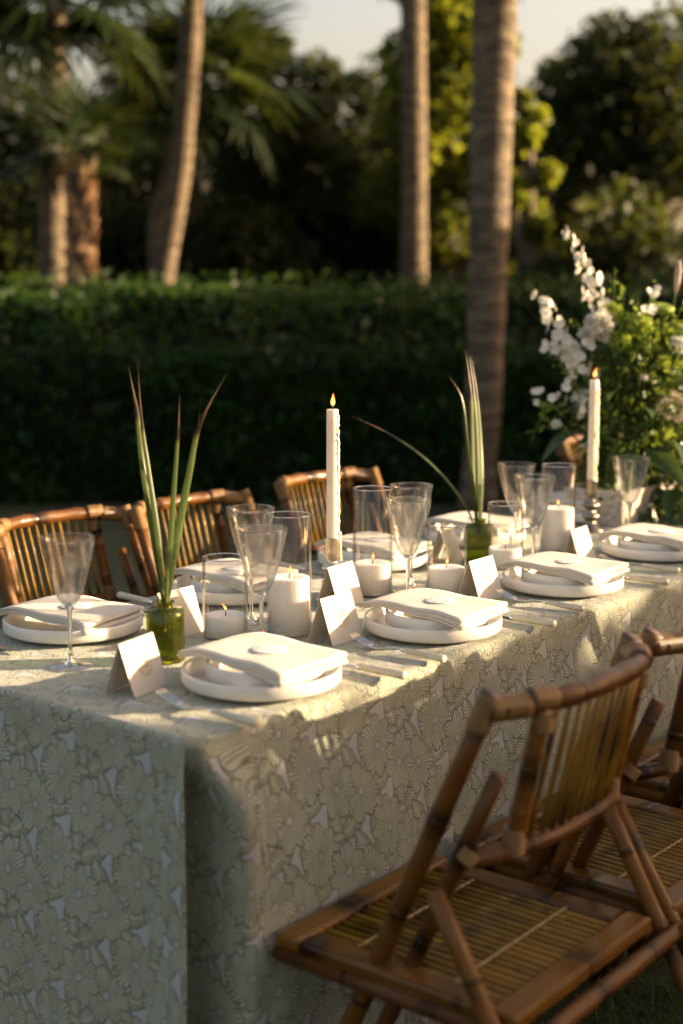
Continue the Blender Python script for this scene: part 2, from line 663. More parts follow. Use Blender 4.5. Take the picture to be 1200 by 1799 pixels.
M['grass'] = leaf_mat("grass_blade", (0.030, 0.055, 0.012), (0.075, 0.105, 0.028), 0.3, 0.5, 6, (0.15, 0.18, 0.03))
M['blade'] = leaf_mat("palmetto_blade", (0.028, 0.058, 0.012), (0.062, 0.11, 0.022), 0.35, 0.38, 6, (0.20, 0.26, 0.05), 0.5)
M['bright'] = leaf_mat("fresh_leaf", (0.05, 0.10, 0.015), (0.13, 0.20, 0.03), 0.4, 0.4, 8, (0.30, 0.38, 0.04))
M['deepleaf'] = leaf_mat("deep_green_leaf", (0.018, 0.045, 0.014), (0.055, 0.100, 0.026), 0.3, 0.4, 8, (0.16, 0.22, 0.025), 0.4)
M['petal'] = leaf_mat("white_petal", (0.74, 0.72, 0.64), (0.84, 0.82, 0.76), 0.35, 0.6, 20, (0.8, 0.76, 0.64))
M['lime'] = leaf_mat("lime_blossom", (0.20, 0.30, 0.03), (0.36, 0.46, 0.08), 0.4, 0.6, 30, (0.42, 0.5, 0.06))
M['beige'] = leaf_mat("beige_lace_flower", (0.40, 0.32, 0.24), (0.58, 0.50, 0.42), 0.3, 0.7, 40, (0.5, 0.42, 0.3))


def palm_bark():
    m, nt, out = newmat("palm_bark")
    tc = N(nt, "ShaderNodeTexCoord")
    sp = N(nt, "ShaderNodeSeparateXYZ")
    nt.links.new(tc.outputs["Object"], sp.inputs[0])
    z = NX_(nt, sp.outputs[2])
    h = noise(nt, 6, 5, 'Object', (1, 1, 3))
    ring = ((z * 7.0 + h * 2.2).fract() - 0.5).abs()
    col = mixc(nt, h.smooth(0.3, 0.7), (0.080, 0.060, 0.036), (0.19, 0.142, 0.085))
    col = mixc(nt, 1.0 - ring.smooth(0.05, 0.2), col, (0.075, 0.055, 0.04))
    principled(nt, out, col, 0.9, bump(nt, ring + h, 0.8, 0.03))
    return m


M['palmbark'] = palm_bark()


def ground_mat():
    m, nt, out = newmat("lawn_soil")
    h = noise(nt, 3, 6)
    h2 = noise(nt, 60, 3)
    col = mixc(nt, h.smooth(0.35, 0.65), (0.022, 0.032, 0.010), (0.045, 0.060, 0.018))
    col = mixc(nt, h2.smooth(0.5, 0.7) * 0.5, col, (0.07, 0.055, 0.03))
    principled(nt, out, col, 0.95, bump(nt, h2, 0.6, 0.02))
    return m


M['ground'] = ground_mat()

# ---------------------------------------------------------------- ground and lawn
g = MB()
G = 260
g.v = [Vector((-G, -G, 0)), Vector((G, -G, 0)), Vector((G, G, 0)), Vector((-G, G, 0))]
g.face((0, 1, 2, 3))
tag(g.build("ground", M['ground'], smooth=False), kind='structure')

rng = np.random.default_rng(3)


def rot_basis(n, rng, upbias=0.0):
    d = rng.normal(size=(n, 3))
    d[:, 2] += upbias
    d /= np.linalg.norm(d, axis=1, keepdims=True)
    r = rng.normal(size=(n, 3))
    t = np.cross(d, r)
    t /= np.linalg.norm(t, axis=1, keepdims=True) + 1e-9
    b = np.cross(d, t)
    return d, t, b


def leaf_quads(P, size, rng, upbias=0.3, aspect=0.5, fold=0.0):
    """diamond leaves at points P: (n,4,3)"""
    n = len(P)
    d, t, b = rot_basis(n, rng, upbias)
    s = (size * rng.uniform(0.6, 1.3, n))[:, None]
    V = np.empty((n, 4, 3))
    V[:, 0] = P - t * s * 0.5
    V[:, 1] = P + b * s * 0.5 * aspect - t * s * 0.05 + d * s * fold
    V[:, 2] = P + t * s * 0.5
    V[:, 3] = P - b * s * 0.5 * aspect - t * s * 0.05 + d * s * fold
    return V


# lawn blades round the table, densest under the near chairs
def lawn():
    n = 52000
    k = int(n * 0.75)
    x = np.concatenate([rng.uniform(-0.1, 2.2, k), rng.uniform(-5, 5, n - k)])
    y = np.concatenate([rng.uniform(1.5, 4.6, k), rng.uniform(1.4, 9.0, n - k)])
    h = rng.uniform(0.018, 0.05, n)
    a = rng.uniform(0, 2 * np.pi, n)
    wd = rng.uniform(0.0012, 0.0026, n)
    lean = rng.normal(0, 0.55, (n, 2)) * h[:, None]
    V = np.zeros((n, 3, 3))
    V[:, 0] = np.stack([x - np.cos(a) * wd, y - np.sin(a) * wd, np.zeros(n)], 1)
    V[:, 1] = np.stack([x + np.cos(a) * wd, y + np.sin(a) * wd, np.zeros(n)], 1)
    V[:, 2] = np.stack([x + lean[:, 0], y + lean[:, 1], h], 1)
    tag(quads_obj("grass", V, M['grass'], nper=3), "short lawn grass under the chairs and table", "grass", kind='stuff')


lawn()

# ---------------------------------------------------------------- hedges
def hedge(name, x0, x1, y0, y1, h, n, size, label, seed, amp=0.05, group=None, slope=0.25, spacing=None, mat='hedge'):
    r = np.random.default_rng(seed)
    root = empty(name, ((x0 + x1) / 2, (y0 + y1) / 2, 0))
    c = np.array([(x0 + x1) / 2, (y0 + y1) / 2, 0])
    tag(root, label, "hedge", group)
    # solid core: twigs with the hedge's inner shade put into the colour
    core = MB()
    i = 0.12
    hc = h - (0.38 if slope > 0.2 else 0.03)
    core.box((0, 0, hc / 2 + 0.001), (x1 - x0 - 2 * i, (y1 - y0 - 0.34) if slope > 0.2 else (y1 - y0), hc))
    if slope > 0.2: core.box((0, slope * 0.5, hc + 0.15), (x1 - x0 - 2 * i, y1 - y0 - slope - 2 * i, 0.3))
    core.build("shaded_twigs", M['shaded_twigs'], root, smooth=False)
    fr = np.array([(x1 - x0) * h, (x1 - x0) * (y1 - y0) * 1.1, (y1 - y0) * h * 2.0])
    fr = (fr / fr.sum() * n).astype(int)
    P = []
    u = r.uniform(x0, x1, fr[0]); z = r.uniform(0.02, h, fr[0])
    yy = y0 + slope * np.clip((z - h * 0.70) / (h * 0.30), 0, 1) ** 1.4
    P.append(np.stack([u, yy + np.abs(r.normal(0, 0.05, fr[0])), z], 1))
    u = r.uniform(x0, x1, fr[1]); v = r.uniform(y0 + slope, y1, fr[1])
    P.append(np.stack([u, v, h - np.abs(r.normal(0, 0.05, fr[1])) + 0.02], 1))
    v = r.uniform(y0, y1, fr[2]); z = r.uniform(0.02, h, fr[2])
    xs = np.where(r.random(fr[2]) < 0.5, x0, x1)
    P.append(np.stack([xs, v, z], 1))
    P = np.concatenate(P)
    b = (np.sin(P[:, 0] * 2.3 + seed) + np.sin(P[:, 0] * 5.1 + P[:, 1] * 3.7) + np.sin(P[:, 1] * 4.3 + P[:, 2] * 6.1)) / 3
    P[:, 2] *= 1 + amp * b
    P[:, 1] += amp * 0.8 * np.sin(P[:, 0] * 7 + P[:, 2] * 9)
    V = leaf_quads(P, size, r, 0.4, 0.6) - c
    q = quads_obj("foliage", V, M[mat], root)
    q["kind"] = "stuff"
    # shoots that stick out of the clipped top
    k = n // (25 if slope > 0.2 else 70)
    S_ = np.stack([r.uniform(x0, x1, k), r.uniform(y0, y1, k), h + 0.16 * r.random(k) ** 2], 1)
    q = quads_obj("new_shoots", leaf_quads(S_, size * 0.9, r, 0.2, 0.5) - c, M[mat], root)
    q["kind"] = "stuff"
    return root


hedge("hedge", -5.5, 6.5, 9.6, 11.6, 1.42, 66000, 0.08, "long clipped dark green hedge running behind the whole table", 11, 0.06, slope=0.95)

# ---------------------------------------------------------------- trees
def trunk_tube(pts, r0, r1, rough=0.05, n=14, seed=0):
    r = random.Random(seed)
    P = [Vector(p) for p in pts]
    out, rs = [], []
    K = 26
    for i in range(K + 1):
        t = i / K
        f = t * (len(P) - 1)
        k = min(int(f), len(P) - 2)
        out.append(P[k].lerp(P[k + 1], f - k))
        rs.append((r0 + (r1 - r0) * t) * (1 + r.uniform(-rough, rough)) * (1.25 - 0.25 * min(1, t * 8)))
    return out, rs


def fan_frond(seed, dead=False):
    """sabal fan: stalk along +x, then a folded fan of strips that droop"""
    r = random.Random(seed)
    m = MB()
    L = 0.55
    pts = [Vector((0, 0, 0)), Vector((L * 0.5, 0, 0.06)), Vector((L, 0, 0.04))]
    m.tube(pts, [0.022, 0.014, 0.010], 5)
    n = 26
    o = Vector((L + 0.02, 0, 0.04))
    hub = len(m.v)
    m.v.append(o)
    ring = []
    for i in range(n + 1):          # the blade is one sheet as far as its middle, pleated
        a = -2.15 + 4.3 * i / n
        d = Vector((math.cos(a), math.sin(a), 0))
        row = []
        for t in (0.16, 0.40):
            row.append(len(m.v))
            m.v.append(o + d * 0.72 * t + Vector((0, 0, 0.014 * (i % 2) - 0.10 * t * t)))
        ring.append(row)
        if i:
            p_ = ring[i - 1]
            m.face((hub, p_[0], row[0])); m.face((p_[0], p_[1], row[1], row[0]))
    for i in range(n):
        a = -2.15 + 4.3 * (i + .5) / n
        ln = (0.66 + 0.22 * math.cos(a * 0.7)) * r.uniform(0.9, 1.08)
        d = Vector((math.cos(a), math.sin(a), 0))
        s = Vector((-math.sin(a), math.cos(a), 0))
        dr = r.uniform(0.16, 0.40) + (0.25 if dead else 0)
        b0, b1 = ring[i][1], ring[i + 1][1]
        for t, wd in ((0.72, 0.020), (1.0, 0.002)):
            c = o + d * ln * t * (1 - 0.10 * t) + Vector((0, 0, -dr * ln * t * t))
            m.v += [c - s * wd, c + s * wd]
            j = len(m.v) - 2
            m.face((b0, b1, j + 1, j))
            b0, b1 = j, j + 1
    return m


FROND = [fan_frond(s) for s in (1, 2, 3)]
fr_src = [f.build("frond", M['frond'], smooth=False) for f in FROND]
dd_src = fan_frond(9, True).build("dead_frond", M['dead'], smooth=False)


def palm(pts, r0, r1, label, nf=22, scale=1.0, seed=0, dead=3, boots=False, up=0.0):
    base = Vector(pts[0]); base.z = 0
    root = empty("palm_tree", base)
    tag(root, label, "palm tree", "palm trees behind the hedge")
    R = random.Random(seed)
    P = [Vector(p) - base for p in pts]
    tp, rs = trunk_tube(P, r0, r1, 0.05, seed=seed)
    m = MB()
    m.tube(tp, rs, 16)
    m.build("trunk", M['palmbark'], root)
    if boots:
        n = 0
        H = P[-1].z
        bm = MB()
        z = 0.5
        while z < H:
            for k in range(4):
                a = 1.57 * k + z * 9 + R.uniform(-.2, .2)
                d = Vector((math.cos(a), math.sin(a), 0))
                c = P[0].lerp(P[-1], z / H) + d * r0 * 0.85
                s = Vector((-d.y, d.x, 0))
                b = len(bm.v)
                h = R.uniform(0.14, 0.22)
                o = R.uniform(0.05, 0.10)
                bm.v += [c - s * 0.06, c + s * 0.06, c + s * 0.035 + d * o + Vector((0, 0, h)), c - s * 0.035 + d * o + Vector((0, 0, h)),
                         c - s * 0.05 + d * 0.03, c + s * 0.05 + d * 0.03]
                bm.face((b + 4, b + 5, b + 2, b + 3)); bm.face((b, b + 3, b + 2, b + 1)); bm.face((b, b + 4, b + 3)); bm.face((b + 1, b + 2, b + 5))
            z += 0.13
        q = bm.build("leaf_boots", M['bootm'], root, smooth=False)
        q["kind"] = "stuff"
    top = P[-1]
    for i in range(nf + dead):
        dz = i >= nf
        src = dd_src if dz else fr_src[i % 3]
        f = link_copy(src, root)
        f.location = top + Vector((0, 0, 0.05))
        yaw = i * 2.399 + R.uniform(-.3, .3)
        el = R.uniform(-1.25, -0.9) if dz else (1.25 - 1.75 * (i / nf) + R.uniform(-.15, .15) + up)
        f.rotation_euler = (R.uniform(-.4, .4), -el, yaw)
        f.scale = (scale * R.uniform(.85, 1.15),) * 3
    return root


M['bootm'] = simple("palm_boots", (0.33, 0.20, 0.11), 0.85, 12, 0.3, 0.3, 0.01)


def P_(px, py, y): return at(px, py, y)


def gp(px, y):
    p = at(px, 520, y)
    return Vector((p.x, p.y, 0))


palm([gp(92, 13.0), P_(92, 400, 13), P_(95, 10, 13.0)], 0.128, 0.112, "leftmost palm with a straight sunlit trunk and drooping fan fronds", 30, 0.95, 1, 0, up=-0.1)
palm([gp(138, 12.6), P_(140, 300, 12.6)], 0.095, 0.085, "short palm with a ragged boot-covered trunk beside the leftmost palm", 12, 0.6, 2, 0, True, 0.35)
palm([gp(282, 15.0), P_(285, 500, 15), P_(318, 300, 15), P_(336, 60, 15), P_(340, -120, 15)], 0.112, 0.108, "leaning palm with a slim curved sunlit trunk left of the round dark tree", 24, 1.0, 3, 0)
palm([gp(282, 16.2), P_(278, 400, 16.2), P_(310, 260, 16.2), P_(350, 170, 16.2)], 0.12, 0.11, "dark palm behind the leaning trunk with fronds spreading to the right", 30, 1.1, 4, 1, up=-0.15)
palm([gp(728, 14.0), P_(728, 300, 14), P_(722, -480, 14)], 0.126, 0.120, "thin straight palm trunk in the middle, left of the thick grey trunk", 20, 1.1, 5, 2)
palm([gp(845, 9.2), P_(850, 700, 9.2), P_(862, 300, 9.2), P_(872, -40, 9.2), P_(878, -420, 9.2)], 0.106, 0.150, "thick grey palm trunk in front of the hedge, nearest of the palms", 20, 1.2, 6, 0)
for o in fr_src + [dd_src]:
    bpy.data.objects.remove(o)


def blob_points(blobs, n, r, shell=0.55):
    """points through the volume of ellipsoid blobs: (cx,cy,cz,rx,ry,rz)"""
    w_ = np.array([b[3] * b[4] * b[5] for b in blobs]) ** 0.67
    k = (w_ / w_.sum() * n).astype(int)
    out = []
    for b, q in zip(blobs, k):
        d = r.normal(size=(q, 3))
        d /= np.linalg.norm(d, axis=1, keepdims=True)
        rr = shell + (1 - shell) * r.random(q) ** 0.6
        rr *= 1 + 0.24 * np.sin(d[:, 0] * 9 + b[0]) * np.sin(d[:, 1] * 8 + b[1] * 3) * np.sin(d[:, 2] * 7)
        out.append(d * rr[:, None] * np.array(b[3:6]) + np.array(b[:3]))
    return np.concatenate(out)


def broad_tree(px, pytop, y, wpx, label, n=7000, size=0.13, seed=0, mat='wood', low=0.3, name="tree", cat="tree", blobs=None, shell=0.5, nb=9, loc=None, h=None, wm=None):
    r = np.random.default_rng(seed)
    if loc is None:
        g_ = gp(px, y)
        h = at(px, pytop, y).z
        wm = wpx / F_PX * y
    else: g_ = Vector(loc)
    root = empty(name, g_)
    tag(root, label, cat, "trees and shrubs of the dark wood behind the hedge")
    z0 = h * low
    bl = []
    for i in range(nb):
        t = (i + 0.5) / nb
        zz = z0 + (h - z0) * (0.18 + 0.66 * t)
        rr = wm * 0.5 * (0.62 - 0.42 * abs(t - 0.45)) * (1.0 if nb < 12 else 0.80)
        a = i * 2.4 + seed
        off = wm * 0.5 * (0.52 if nb < 12 else 0.68) * (1 - 0.55 * t) * r.uniform(.6, 1.2)
        bl.append((off * math.cos(a), off * math.sin(a) * 0.8, zz, rr * r.uniform(.8, 1.15), rr * r.uniform(.8, 1.1), min(rr * r.uniform(.7, 1.0), (h - zz))))
    P = blob_points(bl, n, r, shell)
    P = P[P[:, 2] > 0.05]
    q = quads_obj("crown", leaf_quads(P, size, r, 0.3, 0.62), M[mat], root)
    q["kind"] = "stuff"
    t = MB()
    tp, rs = trunk_tube([Vector((0, 0, 0)), Vector((0.06 * wm * .2, 0, h * .4)), Vector((0, 0.05, h * .75))], 0.045 * h, 0.012 * h, 0.08, seed=seed)
    t.tube(tp, rs, 9)
    for i in range(5):
        b = bl[(i * 2) % nb]
        s0 = Vector((0, 0, z0 * 0.8 + 0.05 * h * i))
        t.tube([s0, s0.lerp(Vector(b[:3]), 0.5) + Vector((0, 0, 0.1)), Vector(b[:3])], [0.018 * h, 0.012 * h, 0.004 * h], 6)
    t.build("trunk", M['tree_bark'], root)
    return root


broad_tree(500, -25, 18, 340, "round dense dark tree standing between the leaning palm and the middle palm", 15000, 0.12, 21, low=0.12, nb=15)
broad_tree(300, 20, 21, 420, "dark tree behind the leaning palm, low and wide", 10000, 0.14, 22, low=0.1)
broad_tree(60, 60, 20, 460, "dark tree filling the far left behind the two left palms", 10000, 0.14, 23, low=0.1)
broad_tree(655, 45, 20.5, 360, "dark tree in the gap between the round tree and the middle palm", 10000, 0.13, 24, low=0.1)
broad_tree(785, -260, 17, 330, "tall loose tree with sunlit yellow-green leaves behind the thick grey trunk", 15000, 0.12, 25, 'lit', low=0.10, shell=0.3, nb=20)
broad_tree(690, 240, 18, 330, "low dark shrub filling the space behind the middle palm", 8000, 0.12, 26, low=0.0, name="shrub", cat="shrub")
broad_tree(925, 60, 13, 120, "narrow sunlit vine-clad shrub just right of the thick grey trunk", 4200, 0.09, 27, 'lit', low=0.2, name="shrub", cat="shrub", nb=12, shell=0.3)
broad_tree(1100, -10, 18, 420, "rounded tree at the right with sunlit top and sky showing under it", 14000, 0.12, 28, 'wood', low=0.44, nb=26, shell=0.35)
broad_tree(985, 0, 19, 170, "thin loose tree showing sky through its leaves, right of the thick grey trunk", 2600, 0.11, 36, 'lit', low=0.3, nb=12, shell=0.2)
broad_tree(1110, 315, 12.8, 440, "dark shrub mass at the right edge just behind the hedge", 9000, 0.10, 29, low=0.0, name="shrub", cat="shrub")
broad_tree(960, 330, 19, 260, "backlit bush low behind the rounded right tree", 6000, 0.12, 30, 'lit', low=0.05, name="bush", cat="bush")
broad_tree(200, 330, 17.5, 300, "dark shrub under the left palms", 8000, 0.12, 31, low=0.0, name="shrub", cat="shrub")
broad_tree(430, 330, 16.8, 360, "dark shrub under the spreading palm fronds", 8000, 0.12, 32, low=0.0, name="shrub", cat="shrub")
broad_tree(560, 300, 18.6, 380, "dark shrub at the foot of the round tree", 8000, 0.12, 33, low=0.0, name="shrub", cat="shrub")
broad_tree(0, 300, 16, 300, "dark shrub at the left edge behind the hedge", 8000, 0.12, 34, low=0.0, name="shrub", cat="shrub")
broad_tree(820, 300, 19, 300, "dark shrub behind the thick grey trunk", 8000, 0.12, 35, low=0.0, name="shrub", cat="shrub")

# unseen hedge added right of the lawn, stepped to shade the near side
for (y0_, y1_, h_, n_, lb) in ((-5.0, 3.055, 2.38, 16000, "nearest and tallest stretch"), (3.06, 3.735, 2.16, 3500, "short middle stretch"), (3.74, 8.6, 2.08, 12000, "lower far stretch")):
    hedge("shade_hedge", 7.2, 8.6, y0_, y1_, h_, n_, 0.11, lb + " of the unseen shade hedge added right of the lawn", 17, 0.008, slope=0.05)
hedge("shade_hedge", 8.0, 9.4, 8.65, 12.4, 3.22, 16000, 0.16, "tallest unseen hedge block, added to shade the clipped hedge from the right", 19, 0.03, slope=0.05)  # added out of view to keep sun off the hedge front
for i, (x, y, h, wd) in enumerate([(9.8, 14.6, 3.5, 3.4), (12.5, 18.5, 5.0, 5.0), (-8.0, 9.0, 6.0, 5.5), (-9.0, 15.0, 6.5, 6.0)]):  # unseen trees added to cast shade and hold back skylight
    broad_tree(0, 0, 0, 0, ("unseen lower tree added past the shade hedge end", "large unseen tree added far to the right of the lawn", "unseen tree added at the left end of the clipped hedge", 
                            "large unseen tree added far left behind the clipped hedge")[i], 6500, 0.2, 50 + i, 'wood', low=0.05, loc=(x, y, 0), h=h, wm=wd)

for i, (x, y, h, wd) in enumerate([(15.5, -7.0, 12.0, 9.0), (16.0, 1.5, 13.0, 9.5), (15.5, 8.0, 12.0, 8.5)]):  # unseen crowns added above the sun's path to block its warm glow
    broad_tree(0, 0, 0, 0, ("unseen high-crowned tree added at the near right beyond the shade hedge", "unseen high-crowned tree added at the right beyond the middle of the shade hedge", "unseen high-crowned tree added at the right beyond the far end of the shade hedge")[i], 6000, 0.4, 80 + i, 'wood', low=0.45, loc=(x, y, 0), h=h, wm=wd, nb=16)

for i in range(6):  # unseen low row added to block the sky beneath the sun
    broad_tree(0, 0, 0, 0, ("unseen low tree added at the right, first of the far row", "unseen low tree added at the right, second of the far row", "unseen low tree added at the right, third of the far row",
                            "unseen low tree added at the right, fourth of the far row", "unseen low tree added at the right, fifth of the far row", "unseen low tree added at the right end of the far row")[i],
               3500, 0.3, 90 + i, 'wood', low=0.02, loc=(26 + (i % 2) * 1.5, -12 + i * 5.2, 0), h=5.4, wm=7.5)

# ---------------------------------------------------------------- table and cloth
A0, A1, N0, N1 = 1.42, 5.30, -2.27, -1.45
tb = empty("dining_table", tabp((A0 + A1) / 2, (N0 + N1) / 2, 0), TROT)
tag(tb, "long dining table under the embroidered cloth", "table")
m = MB(); m.box((0, 0, ZT - 0.025), (A1 - A0 - 0.05, N1 - N0 - 0.05, 0.04)); m.build("tabletop", M['soilwood'], tb, smooth=False)
for sx in (-1, -0.33, 0.33, 1):
    for sy in (-1, 1):
        m = MB(); m.box((sx * ((A1 - A0) / 2 - 0.25), sy * 0.30, (ZT - 0.046) / 2), (0.05, 0.05, ZT - 0.048)); m.build("leg", M['soilwood'], tb, smooth=False)


def catmull(pts, k):
    out = []
    n = len(pts)
    for i in range(n - 1):
        p0, p1, p2, p3 = pts[max(i - 1, 0)], pts[i], pts[i + 1], pts[min(i + 2, n - 1)]
        for j in range(k):
            t = j / k
            out.append(tuple(0.5 * ((2 * b) + (-a + c) * t + (2 * a - 5 * b + 4 * c - d) * t * t + (-a + 3 * b - 3 * c + d) * t ** 3)
                             for a, b, c, d in zip(p0, p1, p2, p3)))
    out.append(tuple(pts[-1]))
    return out


def tablecloth():
    # path round the table as (a, n): top line and hem line with the same number of points
    top, bot, kind = [], [], []
    R = 0.03

    def run(p, q, out, step, ends=(True, True), flare=0.045):
        L = math.dist(p, q)
        k = max(2, int(L / step))
        for i in range(k + 1):
            t = i / k
            if (i == 0 and not ends[0]) or (i == k and not ends[1]): continue
            x, y = p[0] + (q[0] - p[0]) * t, p[1] + (q[1] - p[1]) * t
            top.append((x, y))
            wv = 0.013 * math.sin(L * t * 9.0 + out[0] * 2) + 0.006 * math.sin(L * t * 23 + 1)
            bot.append((x + out[0] * (flare + wv), y + out[1] * (flare + wv)))
    # short near side
    run((A0, N0 + R), (A0, N1 - R), (-1, 0), 0.02, flare=0.028)
    # box pleat at the near corner
    pb = [(A0 - 0.030, N1 - 0.02), (A0 - 0.031, N1 + 0.002), (A0 - 0.025, N1 + 0.004), (A0 - 0.018, N1 - 0.05), (A0 - 0.004, N1 - 0.13), (A0 + 0.030, N1 - 0.15),
          (A0 + 0.062, N1 - 0.09), (A0 + 0.058, N1 - 0.01), (A0 + 0.062, N1 + 0.034), (A0 + 0.080, N1 + 0.052), (A0 + 0.12, N1 + 0.048)]
    pb = catmull(pb, 4)
    n = len(pb)
    for i, p in enumerate(pb):
        t = i / (n - 1)
        an = t * math.pi / 2
        top.append((A0 + R - R * math.cos(an), N1 - R + R * math.sin(an)) if t < 0.97 else (A0 + R + 0.02, N1))
        bot.append(p)
    i_p0, i_p1 = len(top) - n, len(top)
    run((A0 + 0.12, N1), (A1 - R, N1), (0, 1), 0.025, flare=0.048)
    for i in range(1, 8):
        an = i / 8 * math.pi / 2
        c = (A1 - R, N1 - R)
        top.append((c[0] + R * math.sin(an), c[1] + R * math.cos(an)))
        bot.append((c[0] + (R + .06) * math.sin(an), c[1] + (R + .06) * math.cos(an)))
    run((A1, N1 - R), (A1, N0 + R), (1, 0), 0.03)
    for i in range(1, 8):
        an = i / 8 * math.pi / 2
        c = (A1 - R, N0 + R)
        top.append((c[0] + R * math.cos(an), c[1] - R * math.sin(an)))
        bot.append((c[0] + (R + .06) * math.cos(an), c[1] - (R + .06) * math.sin(an)))
    run((A1 - R, N0), (A0 + R, N0), (0, -1), 0.03)
    for i in range(1, 8):
        an = i / 8 * math.pi / 2
        c = (A0 + R, N0 + R)
        top.append((c[0] - R * math.sin(an), c[1] - R * math.cos(an)))
        bot.append((c[0] - (R + .04) * math.sin(an), c[1] - (R + .04) * math.cos(an)))
    n = len(top)
    s = [0.0]
    for i in range(1, n): s.append(s[-1] + math.dist(bot[i], bot[i - 1]))
    # u along the path is chosen so that on the long near side u = a
    off = None
    for i in range(n):
        if abs(top[i][1] - N1) < 1e-6 and top[i][0] > A0 + 0.3:
            off = top[i][0] - s[i]
            break
    mb = MB()
    rows = [(0, 0.0)]
    er = 0.014
    inner = []
    cx, cy = (A0 + A1) / 2, (N0 + N1) / 2
    for k in range(0, 5):                      # rounded edge
        an = k / 4 * math.pi / 2
        inner.append((er * (1 - math.sin(an)), -er * (1 - math.cos(an))))
    K = 34
    ring_rows = []
    for (ins, dz) in inner:
        row = []
        for i, (x, y) in enumerate(top):
            dx, dy = cx - x, cy - y
            ux = math.copysign(min(abs(dx), ins), dx) if abs(abs(x - cx) - (A1 - A0) / 2) < R + 1e-6 else 0
            uy = math.copysign(min(abs(dy), ins), dy) if abs(abs(y - cy) - (N1 - N0) / 2) < R + 1e-6 else 0
            row.append((x + ux, y + uy, ZT + dz, dz))
        ring_rows.append(row)
    for k in range(1, K + 1):
        t = k / K
        z = ZT - er - (ZT - er - 0.006) * t
        e = min(1, t / 0.45)
        e = e * e * (3 - 2 * e)
        e = 0.72 * e + 0.28 * t
        row = []
        for i in range(n):
            q = e
            if i_p0 <= i < i_p1:          # the pleat opens soon below the edge
                q = min(1, t / 0.16)
                q = q * q * (3 - 2 * q) * 0.85 + 0.15 * t
            x = top[i][0] + (bot[i][0] - top[i][0]) * q
            y = top[i][1] + (bot[i][1] - top[i][1]) * q
            sw = t * t * 0.007                # the cloth sways a little on its way down
            x += sw * math.sin(z * 8.5 + i * 0.045)
            y += sw * math.sin(z * 6.5 + i * 0.06 + 1.0)
            row.append((x, y, z, z - ZT))
        ring_rows.append(row)
    for row in ring_rows:
        for (x, y, z, d) in row: mb.v.append(tabp(x, y, z))
    nr = len(ring_rows)
    for r_ in range(nr - 1):
        for i in range(n):
            j = (i + 1) % n
            a, b = r_ * n + i, r_ * n + j
            u0, u1 = s[i] + off, (s[j] if j else s[-1] + 0.02) + off
            v0, v1 = ring_rows[r_][i][3], ring_rows[r_ + 1][i][3]
            mb.face((a, a + n, b + n, b), [(u0, v0), (u0, v1), (u1, v1), (u1, v0)])
    # top sheet: fan inside the first ring in a grid-friendly way
    first = ring_rows[0]
    mb.face(list(range(n))[::-1] if False else list(range(n)), [(x, -(y - N1)) for (x, y, z, d) in first])
    o = mb.build("tablecloth", M['cloth'], smooth=True)
    me = o.data
    me.polygons[len(me.polygons) - 1].use_smooth = False
    # orient the top upward
    bm = bmesh.new(); bm.from_mesh(me); bmesh.ops.recalc_face_normals(bm, faces=bm.faces); bm.to_mesh(me); bm.free()
    tag(o, "floor-length sage floral embroidered cloth draped over the long table", "tablecloth")
    return o


tablecloth()

# ---------------------------------------------------------------- place settings
TOP = ZT + 0.001


def arc_prof(pts): return pts


def plate_mesh(R, H, th, foot):
    return [(0.0001, 0.004), (foot, 0.004), (foot + .002, 0.0), (foot + .006, 0.0), (R - 0.010, 0.006), (R - 0.003, 0.009), (R, 0.013), (R, H - 0.003), (R - 0.0012, H - 0.0006),
            (R - th / 2, H), (R - th + .0008, H - 0.0006), (R - th, H - 0.003), (R - th - 0.002, 0.014), (R - th - 0.008, 0.010), (R * 0.6, 0.009), (0.0001, 0.009)]


